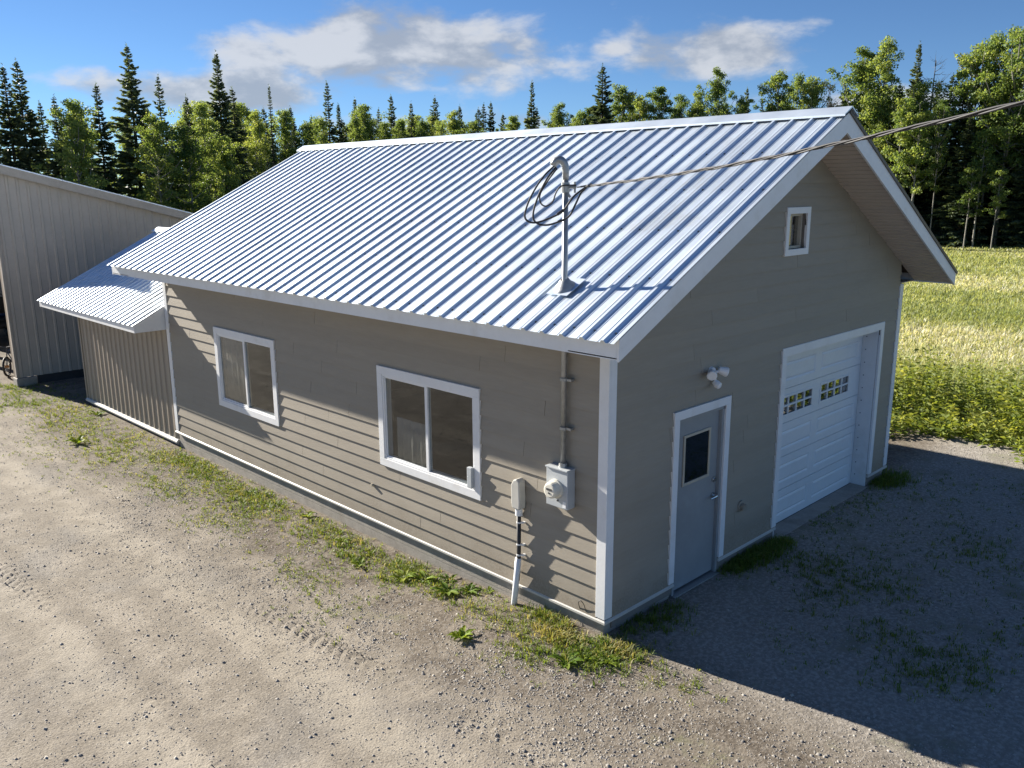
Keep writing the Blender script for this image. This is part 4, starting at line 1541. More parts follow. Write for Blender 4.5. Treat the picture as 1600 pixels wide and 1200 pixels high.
def cards(C, D, L, Wd, tint, r, droop=0.0):
    """leaf cards: diamonds at C pointing along D"""
    n = len(C)
    D = D / np.maximum(np.linalg.norm(D, axis=1, keepdims=True), 1e-6)
    X = r.normal(size=(n, 3))
    S_ = np.cross(D, X)
    S_ /= np.maximum(np.linalg.norm(S_, axis=1, keepdims=True), 1e-6)
    a = C
    b = C + D * (L * 0.5)[:, None] + S_ * (Wd * 0.5)[:, None]
    c = C + D * L[:, None]
    c[:, 2] -= droop * L
    d = C + D * (L * 0.5)[:, None] - S_ * (Wd * 0.5)[:, None]
    V = np.stack([a, b, c, d], 1).reshape(-1, 3)
    i = np.arange(n) * 4
    Q = np.stack([i, i + 1, i + 2, i + 3], 1)
    return V, Q, np.repeat(tint, 4)


# ------------------------------------------------------------------ tree kinds


def trunk_mesh(name, H, r0, bend, branches, material, seed, n=7):
    r = random.Random(seed)
    mb = MB()
    pts, rs = [], []
    ph = r.uniform(0, 6)
    for k in range(9):
        t = k / 8
        pts.append((bend * math.sin(t * 2.4 + ph) * t, bend * math.cos(t * 1.9 + ph) * t, -0.25 + (H + 0.25) * t))
        rs.append(r0 * (1 - t) ** 0.8 + 0.012)
    mb.tube(pts, rs, n, cap=False)
    for a, b, c, ra in branches:
        mb.tube([a, b, c], [ra, ra * 0.65, ra * 0.25], 4, cap=False)
    me = bpy.data.meshes.new(name)
    me.from_pydata(mb.v, [], mb.f)
    me.update()
    me.polygons.foreach_set('use_smooth', [True] * len(me.polygons))
    me.materials.append(MATS[material])
    return me, pts


def spruce_kind(H, R, seed, sparse=1.0, start=0.06):
    r = np.random.default_rng(seed)
    Cs, Ds, Ls, Ws, Ts, br = [], [], [], [], [], []
    z = H * start
    while z < H * 0.985:
        t = z / H
        rad_ = R * (1 - t) ** 0.92 * (0.86 + 0.14 * math.sin(z * 2.1 + seed) + r.normal(0, 0.07)) + 0.05
        nbr = max(4, int((6.5 - 2 * t) * sparse))
        a0 = r.uniform(0, 6.283)
        for k in range(nbr):
            a = a0 + 6.283 * k / nbr + r.normal(0, 0.22)
            ln = rad_ * r.uniform(0.5, 1.25)
            if r.random() < 0.08:
                ln *= 0.35
            slope = -0.28 + 0.75 * t ** 1.5 + r.normal(0, 0.08)
            d = np.array([math.cos(a), math.sin(a), slope])
            o = np.array([0, 0, z])
            tip = o + d * ln + np.array([0, 0, 0.16 * ln * (1 - t)])
            br.append((tuple(o), tuple(o + d * ln * 0.5), tuple(tip), 0.012 + 0.014 * (1 - t)))
            m_ = max(5, int(ln * 14 * sparse + 4))
            for s in np.linspace(0.18, 1.0, m_):
                p = o + d * ln * s + np.array([0, 0, 0.16 * ln * (1 - t) * s * s])
                side = np.array([-math.sin(a), math.cos(a), 0])
                lw = (0.10 + 0.34 * (1 - s)) * min(1, ln * 0.85 + 0.05)
                for q in (-1, 1, 0):
                    dd = d * 0.75 + side * q * r.uniform(0.7, 1.2) + np.array([0, 0, r.normal(-0.12, 0.14)])
                    Cs.append(p)
                    Ds.append(dd)
                    Ls.append((lw + 0.14 * min(1, 0.25 + ln)) * r.uniform(0.8, 1.4))
                    Ws.append(r.uniform(0.09, 0.16) * min(1, 0.35 + ln))
                    Ts.append(np.clip(0.12 + 0.55 * s + r.normal(0, 0.14), 0, 1))
        z += (0.085 + 0.15 * (1 - t)) * r.uniform(0.6, 1.4) * (1 / max(0.6, sparse) ** 0.5)
    # leader
    for k in range(14):
        zz = H * (0.95 + 0.05 * k / 13)
        a = r.uniform(0, 6.283)
        Cs.append(np.array([0, 0, zz]))
        Ds.append(np.array([math.cos(a) * 0.6, math.sin(a) * 0.6, 0.8]))
        Ls.append(0.16)
        Ws.append(0.05)
        Ts.append(0.5)
    V, Q, T = cards(np.array(Cs), np.array(Ds), np.array(Ls), np.array(Ws), np.array(Ts), r, 0.12)
    crown = fast_mesh('crown', V, Q, T)
    crown.materials.append(MATS['spruce_needle'])
    tr, _ = trunk_mesh('trunk', H * 0.99, 0.012 * H, 0.03, br[::2], 'bark_dark', seed)
    return crown, tr, H


def aspen_kind(H, R, seed, start=0.3, dens=1.0, clump=0.42, leaf=0.112, nbr=None, top=1.0, bend=0.25):
    r = np.random.default_rng(seed)
    br = []
    Cc = []
    nb_ = nbr or int(H * 3.6)
    for k in range(nb_):
        t = start + (0.985 - start) * (k + r.random()) / nb_
        a = k * 2.4 + r.normal(0, 0.4)
        prof = math.sin(min(1, (t - start) / (1 - start) * 0.9 + 0.14) * math.pi) ** 0.65
        ln = R * prof * r.uniform(0.55, 1.25) * top + 0.25
        el = 0.45 + 0.75 * t + r.normal(0, 0.15)
        o = np.array([bend * 0.4 * math.sin(t * 2), bend * 0.3 * t, t * H])
        d = np.array([math.cos(a) * math.cos(el), math.sin(a) * math.cos(el), math.sin(el)])
        tip = o + d * ln
        tip[2] = min(tip[2], H * 1.0)
        midp = (o + tip) / 2 + np.array([math.cos(a), math.sin(a), 0]) * 0.12 * ln
        br.append((tuple(o), tuple(midp), tuple(tip), 0.010 + 0.016 * ln))
        nc = max(2, int(ln * 3.0 * dens))
        for q in range(nc):
            s = r.uniform(0.3, 1.08)
            p = o + (tip - o) * s + r.normal(0, 0.20, 3) * (0.5 + 0.5 * ln)
            if r.random() < 0.12:
                continue
            Cc.append(p)
    Cc = np.array(Cc)
    nl = 84
    n = len(Cc) * nl
    cl = np.repeat(Cc, nl, 0)
    rad_ = np.repeat(r.uniform(0.55, 1.25, len(Cc)) * clump, nl)
    off = r.normal(0, 1, (n, 3))
    off /= np.linalg.norm(off, axis=1, keepdims=True)
    off *= (r.random(n) ** 0.45 * rad_)[:, None]
    off[:, 2] *= 0.75
    P = cl + off
    keep = P[:, 2] > H * start * 0.7
    P, off = P[keep], off[keep]
    n = len(P)
    D = r.normal(0, 1, (n, 3)) + np.array([0, 0, -0.5])
    base_t = np.repeat(r.uniform(0.25, 0.75, len(Cc)), nl)[keep]
    T = np.clip(base_t + r.normal(0, 0.16, n), 0, 1)
    V, Q, T = cards(P, D, r.uniform(0.75, 1.3, n) * leaf, r.uniform(0.65, 1.1, n) * leaf, T, r)
    crown = fast_mesh('crown', V, Q, T)
    crown.materials.append(MATS['aspen_leaf'])
    tr, _ = trunk_mesh('trunk', H * 0.97, 0.0066 * H, bend * 0.4, br, 'bark_pale', seed)
    return crown, tr, H


def dead_kind(H, seed):
    r = np.random.default_rng(seed)
    br = []
    for k in range(46):
        t = r.uniform(0.3, 0.98)
        a = r.uniform(0, 6.283)
        ln = (0.35 + 1.5 * (1 - t) + 0.3 * r.random()) * 1.1
        el = 0.35 + r.normal(0, 0.35)
        o = np.array([0, 0, t * H])
        d = np.array([math.cos(a) * math.cos(el), math.sin(a) * math.cos(el), math.sin(el)])
        tip = o + d * ln + np.array([0, 0, 0.3 * ln])
        br.append((tuple(o), tuple(o + d * ln * 0.55), tuple(tip), 0.022))
        for q in range(3):
            s = r.uniform(0.4, 0.9)
            p = o + d * ln * s
            dd = d + r.normal(0, 0.6, 3)
            br.append((tuple(p), tuple(p + dd * 0.2), tuple(p + dd * 0.42 + np.array([0, 0, 0.1])), 0.010))
    tr, _ = trunk_mesh('trunk', H, 0.011 * H, 0.1, br, 'dead_wood', seed)
    return None, tr, H


KINDS = {
    's': [spruce_kind(12, 2.3, 1), spruce_kind(12, 1.9, 2), spruce_kind(12, 2.6, 3, 0.9), spruce_kind(12, 1.7, 4, 0.85)],
    'n': [spruce_kind(12, 1.0, 21, 0.7, 0.3)],
    'p': [aspen_kind(12, 1.7, 31, 0.45, 0.7, 0.40, 0.12)],
    'a': [aspen_kind(12, 2.2, 5), aspen_kind(12, 1.8, 6, 0.25, 1.1), aspen_kind(12, 2.5, 7, 0.35, 0.9, 0.46), aspen_kind(12, 1.6, 8, 0.4, 0.85, 0.38), aspen_kind(12, 2.1, 9, 0.2, 1.1, 0.45)],
    'o': [aspen_kind(12, 1.9, 41, 0.45, 0.55, 0.36, 0.13), aspen_kind(12, 2.3, 42, 0.5, 0.6, 0.42, 0.13)],
    'y': [aspen_kind(8, 0.75, 51, 0.42, 1.1, 0.30, 0.12, 22), aspen_kind(8, 0.95, 52, 0.36, 0.9, 0.32, 0.12, 22)],
    'd': [dead_kind(12, 61), dead_kind(12, 62)],
}
NAMES = {'s': 'spruce_tree', 'n': 'spruce_tree', 'p': 'pine_tree', 'a': 'aspen_tree', 'o': 'aspen_tree', 'y': 'aspen_sapling', 'd': 'dead_tree'}


def tree(kind, var, x, y, h, label, group, wide=1.0):
    cr, tr, H = KINDS[kind][var % len(KINDS[kind])]
    s = h / H
    z = float(gz(x, y)) - 0.02
    t = thing(NAMES[kind], label, 'tree', (x, y, z), group, rz=(x * 7.13 + y * 3.7) % 6.283)
    t.scale = (s * wide, s * wide, s)
    o = link('trunk', tr, None, t)
    if cr:
        o = link('crown', cr, None, t)
    return t


# x, y, height, kind, width, label: trees that can be told apart along the skyline
HERO = [
    (4.6, 39.9, 9.6, 's', 1.0, 'dark spruce at the far left edge of the forest'),
    (6.1, 39.5, 10.0, 's', 1.0, 'pointed dark spruce at the left picture edge behind the barn'),
    (6.9, 40.3, 10.4, 's', .9, 'tallest of the dark spruces at the left edge above the barn'),
    (7.9, 39.0, 8.8, 's', 1.0, 'shorter dark spruce above the barn roof'),
    (7.9, 36.9, 8.4, 'a', 1.1, 'leafy aspen between the dark spruces above the barn'),
    (10.3, 40.3, 9.6, 's', 1.0, 'broad dark spruce left of the tall thick one above the barn'),
    (12.5, 41.6, 11.8, 's', 1.0, 'tall thick dark spruce above the lower end of the barn roof'),
    (14.5, 42.9, 10.6, 's', .8, 'thin-topped spruce just right of the tall thick spruce'),
    (11.8, 37.5, 7.9, 'a', 1.2, 'bright yellow-green aspen in front of the tall thick spruce'),
    (13.8, 38.6, 7.6, 'a', 1.2, 'sunlit full aspen behind the end of the barn roof'),
    (16.6, 44.2, 9.8, 's', .7, 'small narrow spruce tip left of the slender tallest spruce'),
    (15.6, 40.2, 8.8, 'a', 1.0, 'green aspen in front of the small narrow spruce tip'),
    (19.1, 45.2, 12.5, 's', .85, 'slender tallest spruce in front of the left cloud'),
    (20.2, 45.7, 10.6, 's', 1.0, 'lower spruce leaning on the right of the slender tallest spruce'),
    (17.4, 41.5, 7.4, 'a', 1.2, 'sunlit aspen crown below the slender tallest spruce'),
    (22.7, 47.8, 9.3, 'a', 1.0, 'rounded aspen left of the thin half-bare spruce'),
    (22.6, 45.5, 10.9, 'n', .7, 'thin half-bare spruce with sparse twigs against the cloud'),
    (25.4, 48.6, 9.6, 'p', 1.0, 'loose-crowned tree right of the thin half-bare spruce'),
    (26.6, 47.8, 8.8, 'a', 1.1, 'yellow-green aspen above the back end of the garage ridge'),
    (32.2, 53.7, 12.6, 's', .85, 'dark spire spruce above the left end of the ridge'),
    (34.0, 55.0, 11.2, 's', .75, 'smaller spruce right beside the dark spire above the ridge end'),
    (51.6, 50.6, 13.9, 's', .75, 'narrow spire spruce above the ridge, left of the weatherhead'),
    (54.2, 44.6, 14.9, 's', 1.05, 'big broad spruce rising highest above the middle of the ridge'),
    (58.5, 45.7, 13.2, 'o', .9, 'thin open aspen right of the big broad spruce'),
    (60.4, 43.1, 13.1, 'o', 1.0, 'airy aspen with sky showing through, right of the big broad spruce'),
    (61.7, 37.7, 14.2, 'a', .8, 'pointed aspen standing highest below the right-hand cloud'),
    (66.4, 37.7, 13.4, 's', .7, 'small conical spruce above the ridge below the right-hand cloud'),
    (68.8, 37.5, 12.6, 's', .55, 'tiny spruce tip between the small conical spruce and round aspen'),
    (62.4, 32.5, 13.6, 'a', 1.1, 'round-topped aspen left of the gap near the roof peak'),
    (62.5, 27.9, 12.5, 'd', .9, 'bare grey tree in the sky gap left of the roof peak'),
    (65.0, 26.2, 14.9, 'a', 1.2, 'large full aspen directly above the roof peak'),
    (64.5, 24.7, 15.4, 'a', 1.0, 'tall aspen top just right of the roof peak'),
    (68.2, 23.5, 15.8, 's', .7, 'tall dark spruce between the large aspens on the right'),
    (68.6, 22.3, 14.3, 'd', 1.1, 'bare branching dead tree against the sky on the right'),
    (67.2, 20.4, 13.0, 's', .9, 'spruce with ragged top right of the bare dead tree'),
    (66.8, 18.6, 14.6, 'o', 1.1, 'open-crowned tall aspen left of the right picture edge'),
    (66.2, 17.0, 15.0, 'a', 1.0, 'tall full aspen near the right picture edge'),
    (65.6, 15.6, 15.1, 'a', 1.1, 'tallest aspen at the right picture edge'),
    (61.4, 21.6, 10.6, 'y', 1.2, 'slim pale aspen at the wood edge right behind the roof slope'),
    (61.3, 20.4, 9.8, 'y', 1.2, 'second slim pale aspen at the wood edge beside the roof slope'),
    (62.3, 19.2, 10.4, 'o', .7, 'aspen with a bare pale stem in the middle of the wood edge'),
    (61.6, 16.5, 5.8, 'y', 1.3, 'short sunlit sapling in front of the dark wood, left of the pair'),
    (62.2, 16.1, 8.2, 'y', 1.1, 'tall slender sunlit sapling in front of the dark wood'),
    (61.7, 14.7, 5.6, 'y', 1.2, 'thin sapling with a lit tuft nearest the right edge of the field'),
]
for i, (x, y, h, k, wd, lab) in enumerate(HERO):
    tree(k, i, x, y, h, lab, None, wd)
ORD = ['first', 'second', 'third', 'fourth', 'fifth', 'sixth', 'seventh', 'eighth', 'ninth', 'tenth', 'eleventh', 'twelfth']


def ordinals(rows):
    """place from the left, counted within each kind"""
    seen, out = {}, {}
    for q in sorted(range(len(rows)), key=lambda q: math.atan2(rows[q][0] + 6.08, rows[q][1] + 4.85)):
        g = 's' if rows[q][3] == 's' else 'a'
        out[q] = ORD[seen.get(g, 0)]
        seen[g] = seen.get(g, 0) + 1
    return out


# runs of look-alike trees along the skyline
RUN = [(36.8, 56.7, 11.9, 's'), (36.8, 55.5, 11.2, 'a'), (40.1, 58.0, 11.4, 's'), (42.2, 58.9, 12.7, 's'), (43.6, 57.9, 12.1, 's'), (40.4, 55.3, 10.0, 'a'), (43.1, 55.7, 10.2, 'a'), (47.8, 59.6, 13.0, 's'), (47.7, 57.1, 11.2, 'a'), (50.2, 58.8, 12.3, 's'), (51.9, 57.3, 12.5, 's'), (54.5, 59.0, 12.9, 's'), (47.8, 54.3, 10.2, 'a'), (53.2, 54.7, 10.9, 'o'), (29.5, 50.5, 9.4, 'a'), (34.2, 53.0, 9.8, 'a'), (38.5, 55.0, 9.9, 'a'), (45.5, 56.2, 10.2, 'a')]
on = ordinals(RUN)
for i, (x, y, h, k) in enumerate(RUN):
    lab = on[i] + (' narrow spruce from the left in the even row above the left ridge half' if k == 's' else ' low leafy aspen from the left in the even row above the left ridge half')
    tree(k, i * 3 + 1, x, y, h, lab, 'even tree row above the left half of the ridge, ' + ('spruces' if k == 's' else 'aspens'), .85 if k == 's' else 1.0)
RUN2 = [(54.7, 50.2, 11.8, 'a'), (57.5, 50.1, 11.3, 'a'), (58.0, 49.4, 11.6, 'o'), (61.1, 45.6, 12.6, 'o'), (63.1, 42.8, 12.8, 'a'), (60.7, 39.2, 12.4, 'a'), (64.9, 32.1, 13.5, 'a'), (63.7, 30.0, 13.0, 'o'), (62.0, 35.5, 11.8, 'a'), (63.0, 41.0, 11.8, 'a'), (57.0, 47.5, 10.8, 'a')]
on = ordinals(RUN2)
for i, (x, y, h, k) in enumerate(RUN2):
    tree(k, i, x, y, h, on[i] + ' plain leafy aspen from the left in the row above the right ridge half', 'aspens above the right half of the ridge', .85)
RUN3 = [(66.2, 28.3, 12.6, 's'), (64.1, 23.1, 12.2, 's'), (65.6, 18.9, 11.5, 's'), (67.0, 14.0, 14.3, 'a'), (67.5, 12.2, 14.6, 'a'), (64.5, 21.5, 12.0, 'a'), (63.5, 17.6, 9.5, 's'), (64.5, 13.3, 10.5, 's'), (65.5, 9.5, 14.0, 'a'), (66.5, 5.5, 14.0, 'a'), (65.0, 11.0, 12.0, 'o')]
on = ordinals(RUN3)
for i, (x, y, h, k) in enumerate(RUN3):
    tree(k, i + 2, x, y, h, on[i] + (' dark spruce' if k == 's' else ' full aspen') + ' from the left inside the dark wood beyond the field', 'mixed trees of the wood beyond the field', 1.35 if k == 's' else 1.1)

# inner rows of the wood, seen only as dark crowns between the front trees
r9 = random.Random(99)
edge = [(-22, 44), (-8, 41), (4, 42), (12, 43.5), (18, 46.5), (24, 50), (32, 56), (44, 60), (54, 58), (60, 50), (64, 44), (66, 36), (67, 29), (68, 20), (68, 12), (68, 2), (67, -8)]
inner_pts = []
for (a, b) in zip(edge, edge[1:]):
    L_ = math.hypot(b[0] - a[0], b[1] - a[1])
    nn = int(L_ / (1.75 if 24 <= a[0] <= 66 and a[1] > 34 else 2.3))
    nx_, ny_ = -(b[1] - a[1]) / L_, (b[0] - a[0]) / L_
    if nx_ * (a[0]) + ny_ * (a[1]) < 0:
        nx_, ny_ = -nx_, -ny_
    for row in range(2):
        for k in range(nn if row == 0 else int(nn * 0.7)):
            t = (k + r9.random()) / nn
            d = 2.0 + row * 3.6 + r9.uniform(-1, 1)
            inner_pts.append((a[0] + (b[0] - a[0]) * t + nx_ * d, a[1] + (b[1] - a[1]) * t + ny_ * d, row))
for i, (x, y, row) in enumerate(inner_pts):
    D_ = math.hypot(x + 6, y + 4.85)
    az = math.atan2(x + 6, y + 4.85)
    k = 's' if r9.random() < 0.55 else 'a'
    # keep the inner rows below the skyline made by the front trees
    hmax = 4.4 + D_ * (0.088 if az < 1.14 else 0.115)
    h = hmax * r9.uniform(0.86, 1.03)
    tree(k, i, x, y, h, ('shadowy spruce deep inside the forest behind the front trees' if k == 's' else 'shadowy aspen deep inside the forest behind the front trees'), 'inner forest ' + ('spruces' if k == 's' else 'aspens'), 1.0)


for k in range(10):
    tree('a', k, 62.8 + 2.6 * r9.random(), 24.0 + 1.35 * k, r9.uniform(9.5, 11.0), ORD[k] + ' lower aspen from the right hidden in the wood behind the roof peak', 'lower aspens behind the roof peak', 1.15)
for k in range(26):
    t = k / 25
    y = 34 - 36 * t
    x = 66.3 + 2.2 * r9.random() + (0.8 if y < 24 else 0)
    tree('s', k, x, y, r9.uniform(6.0, 9.5), 'low shadowy spruce filling the foot of the wood beyond the field', 'low spruces in the wood beyond the field', 1.7)


def build_undergrowth():
    r = np.random.default_rng(77)
    Cc = []
    for (a, b) in zip(edge, edge[1:]):
        L_ = math.hypot(b[0] - a[0], b[1] - a[1])
        nx_, ny_ = -(b[1] - a[1]) / L_, (b[0] - a[0]) / L_
        if nx_ * a[0] + ny_ * a[1] < 0:
            nx_, ny_ = -nx_, -ny_
        for k in range(int(L_ * 13)):
            t = r.random()
            d = r.uniform(-0.3, 8) - (2.2 if a[0] >= 64 else 0)
            hh = r.uniform(0.3, 1.0) * (1.0 + 0.75 * max(d + (0 if a[0] < 60 else 1.0), 0))
            Cc.append((a[0] + (b[0] - a[0]) * t + nx_ * d, a[1] + (b[1] - a[1]) * t + ny_ * d, -0.27 + hh * r.random()))
    Cc = np.array(Cc)
    nl = 50
    n = len(Cc) * nl
    off = r.normal(0, 0.5, (n, 3))
    P = np.repeat(Cc, nl, 0) + off
    P[:, 2] = np.maximum(P[:, 2], -0.25)
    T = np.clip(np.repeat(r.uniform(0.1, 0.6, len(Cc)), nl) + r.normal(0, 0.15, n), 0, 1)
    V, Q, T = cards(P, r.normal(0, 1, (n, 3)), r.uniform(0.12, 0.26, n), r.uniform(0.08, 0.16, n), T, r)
    me = fast_mesh('undergrowth', V, Q, T)
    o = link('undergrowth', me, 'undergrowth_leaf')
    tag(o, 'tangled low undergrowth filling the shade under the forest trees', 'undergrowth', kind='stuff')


build_undergrowth()


# ------------------------------------------------------------------ field
def build_field():
    r = np.random.default_rng(5)
    cx, cy = -6.08, -4.85
    n = 84000
    # evenly spread over the picture: more tufts close by
    az = r.uniform(0.93, 1.62, n)
    D = np.exp(r.uniform(math.log(15.5), math.log(75), n))
    x = cx + np.sin(az) * D
    y = cy + np.cos(az) * D
    lim = 9.75 + 0.45 * wave(y, y * 0.3, 71, 2.0) + 0.2 * np.sin(y * 1.3) - 0.05 * y + r.normal(0, 0.12, n)
    k = (x > lim) & (D < 74.5)
    x, y, D = x[k], y[k], D[k]
    z = gz(x, y) - 0.01
    band = 0.5 + 0.5 * np.sin(x * 0.33 + 0.7 * np.sin(y * 0.21) + 1.0)
    patch = wave(x, y, 31, 0.35)
    whit = sstep(band + 0.6 * patch, 0.45, 1.05) * sstep(x, 12, 17)
    h = 0.27 + 0.10 * patch + r.normal(0, 0.05, len(x)) - 0.05 * whit
    h = np.clip(h, 0.10, 0.6)
    tint = np.clip(0.36 + 0.20 * wave(x, y, 33, 0.5) + 0.16 * wave(x, y, 34, 1.6) + 0.60 * whit * r.random(len(x)) + r.normal(0, 0.12, len(x)), 0, 1)
    tint = tint * np.where(x > 55, 0.75, 1.0)
    w = np.clip(D * 0.0008, 0.009, 0.05)
    me = grass_mesh('meadow_grass', np.stack([x, y, z], 1), h, 5, 0.06 + D * 0.006, w, 0.9, tint, 6)
    o = link('meadow_grass', me, 'field_grass')
    tag(o, 'tall yellow-green meadow grass with pale seed heads covering the field', 'grass', kind='stuff')


build_field()


def stem_plants(name, spots, hs, seed, leaves=26, leaf=(0.10, 0.17), material='thicket_leaf', tint0=0.45):
    """upright leafy stems"""
    r = np.random.default_rng(seed)
    C, D, L, Wd, T = [], [], [], [], []
    for (x, y), h in zip(spots, hs):
        z0 = float(gz(x, y))
        lean = r.normal(0, 0.12, 2)
        tb = tint0 + r.normal(0, 0.15)
        nl = int(leaves * (0.6 + 0.5 * h))
        for k in range(nl):
            t = (k + 1) / nl
            a = k * 2.4 + r.normal(0, 0.3)
            p = np.array([x + lean[0] * t * h, y + lean[1] * t * h, z0 + h * t])
            C.append(p)
            D.append([math.cos(a), math.sin(a), 0.45 - 0.4 * (1 - t) + r.normal(0, 0.15)])
            ln = r.uniform(*leaf) * (1.15 - 0.7 * abs(t - 0.4))
            L.append(ln)
            Wd.append(ln * r.uniform(0.26, 0.42))
            T.append(np.clip(tb + 0.25 * (t - 0.5) + r.normal(0, 0.08), 0, 1))
        # stem
        C.append(np.array([x, y, z0 - 0.02]))
        D.append([lean[0], lean[1], 1.0])
        L.append(h)
        Wd.append(0.016)
        T.append(tb)
    V, Q, T = cards(np.array(C), np.array(D, float), np.array(L), np.array(Wd), np.array(T), r, 0.1)
    return fast_mesh(name, V, Q, T)


def build_thicket():
    r = np.random.default_rng(15)
    y = r.uniform(-7.5, 7, 1500)
    d = r.random(1500) ** 1.5 * 3.2
    x = 9.75 + 0.45 * wave(y, y * 0.3, 71, 2.0) + 0.2 * np.sin(y * 1.3) - 0.05 * y + d
    h = np.clip(r.normal(0.74, 0.28, 1500) * (1 + 0.55 * wave(x, y, 72, 1.6)), 0.2, 1.5) * (0.65 + 0.35 * np.minimum(d, 1))
    y2 = r.uniform(-7, 6, 420)
    x2 = 9.45 + 0.45 * wave(y2, y2 * 0.3, 71, 2.0) - 0.05 * y2 + r.normal(0, 0.28, 420)
    x, y, h = np.append(x, x2), np.append(y, y2), np.append(h, np.clip(r.normal(0.22, 0.12, 420), 0.06, 0.6))
    me = stem_plants('weed_thicket', list(zip(x, y)), h, 16, 26)
    o = link('weed_thicket', me, 'thicket_leaf')
    tag(o, 'thicket of tall leafy weeds along the dirt bank at the field edge', 'weeds', kind='stuff')


build_thicket()


# ------------------------------------------------------------------ yard grass
def build_yard_grass():
    r = np.random.default_rng(25)
    P, H, T, SPR = [], [], [], []

    def patch(x, y, rx, ry, n, h, t, dt=0.15):
        a = r.normal(0, 0.5, n) * rx + x
        b = r.normal(0, 0.5, n) * ry + y
        for q in range(n):
            P.append((a[q], b[q]))
            H.append(h * r.uniform(0.5, 1.3))
            T.append(np.clip(t + r.normal(0, dt), 0, 1))
    # along the side wall
    for k in range(150):
        y = r.uniform(0.2, 9.6)
        patch(-0.18 - abs(r.normal(0, 0.22)), y, 0.22, 0.35, int(10 + 22 * r.random() * (1 if y > 2.8 else 0.55)), 0.06, 0.42, 0.28)
    for k in range(26):
        patch(r.uniform(-1.25, -0.3), r.uniform(6.0, 9.8), 0.45, 0.6, 38, 0.05, 0.45, 0.22)
    for k in range(16):
        patch(r.uniform(-1.5, -0.5), r.uniform(2.4, 6.0), 0.30, 0.4, 22, 0.045, 0.42, 0.2)
    # in front of the shed and the barn corner
    for k in range(22):
        patch(r.uniform(-1.2, -0.1), r.uniform(9.8, 14.2), 0.5, 0.7, 48, 0.065, 0.5, 0.2)
    for k in range(14):
        patch(r.uniform(-1.9, 0.4), r.uniform(14.5, 17.8), 0.7, 0.6, 60, 0.075, 0.35, 0.15)
    # clump at the near corner
    for k in range(9):
        patch(-0.42 + r.normal(0, 0.16), -0.05 + r.normal(0, 0.26), 0.24, 0.26, 48, 0.075, 0.28, 0.18)
    for k in range(7):
        patch(-0.20 + r.normal(0, 0.10), 0.08 + r.normal(0, 0.2), 0.18, 0.2, 40, 0.085, 0.88, 0.12)
    patch(-0.12, 0.62, 0.10, 0.3, 90, 0.12, 0.45, 0.25)
    # thin green on the drive edge
    for (x, y, n, s) in [(-1.45, 2.6, 70, 0.5), (-1.2, 3.4, 50, 0.5), (-0.55, 3.5, 40, 0.3), (-0.25, -0.95, 34, 0.25), (-0.05, -1.15, 26, 0.2), (-1.0, 0.45, 26, 0.35), (-0.75, 0.3, 40, 0.3), (-1.6, 11.0, 120, 0.9), (-1.1, 12.4, 150, 0.9), (-1.5, 9.3, 60, 0.6)]:
        patch(x, y, s, s * 1.3, n, 0.045, 0.4, 0.15)
    # tufts in the shade by the doors
    for (x, y, n, s, h) in [(2.54, -0.06, 260, 0.30, 0.13), (2.87, -0.10, 240, 0.28, 0.14), (3.3, -0.12, 160, 0.2, 0.12), (2.3, -0.08, 160, 0.2, 0.10), (0.7, -0.08, 220, 0.4, 0.09), (0.3, -0.12, 140, 0.3, 0.08), (2.86, -0.62, 190, 0.55, 0.07), (3.13, -0.86, 190, 0.5, 0.07), (2.9, -1.31, 220, 0.55, 0.07), (3.05, -1.68, 170, 0.5, 0.065), (1.55, -2.5, 220, 0.5, 0.07), (1.83, -2.63, 190, 0.5, 0.07), (4.75, -1.97, 210, 0.7, 0.08), (2.01, -1.99, 170, 0.4, 0.07), (2.1, -2.75, 120, 0.5, 0.06), (6.74, -0.79, 160, 0.8, 0.06), (6.7, -0.10, 260, 0.35, 0.12), (6.45, -0.16, 150, 0.25, 0.10), (5.37, -0.22, 200, 0.6, 0.06), (4.4, -0.20, 200, 0.6, 0.06), (2.24, -1.18, 130, 0.4, 0.06), (3.9, -1.2, 150, 0.7, 0.05), (5.3, -1.4, 140, 0.8, 0.05), (4.3, -2.7, 160, 0.8, 0.06), (6.0, -2.6, 160, 0.9, 0.06), (3.0, -3.0, 140, 0.7, 0.06), (1.2, -1.6, 70, 0.5, 0.05), (7.6, -1.8, 160, 1.0, 0.06)]:
        patch(x, y, s * 1.15, s * 0.9, int(n * (1 if h > 0.085 else 0.5)), h * 0.9, 0.25, 0.18)
    P = np.array(P)
    k = ~((P[:, 0] > -0.02) & (P[:, 1] > -0.02) & (P[:, 1] < 14.4) & (P[:, 0] < 6.82))
    k &= ~((P[:, 0] > 3.36) & (P[:, 0] < 6.14) & (P[:, 1] > -0.06))
    P, H, T = P[k], np.array(H)[k], np.array(T)[k]
    z = gz(P[:, 0], P[:, 1]) - 0.008
    me = grass_mesh('yard_grass', np.column_stack([P, z]), H, 6, 0.035, 0.0075, 1.0, T, 26)
    o = link('yard_grass', me, 'yard_grass')
    tag(o, 'short sparse grass and dry tufts growing along the walls and yard', 'grass', kind='stuff')


build_yard_grass()


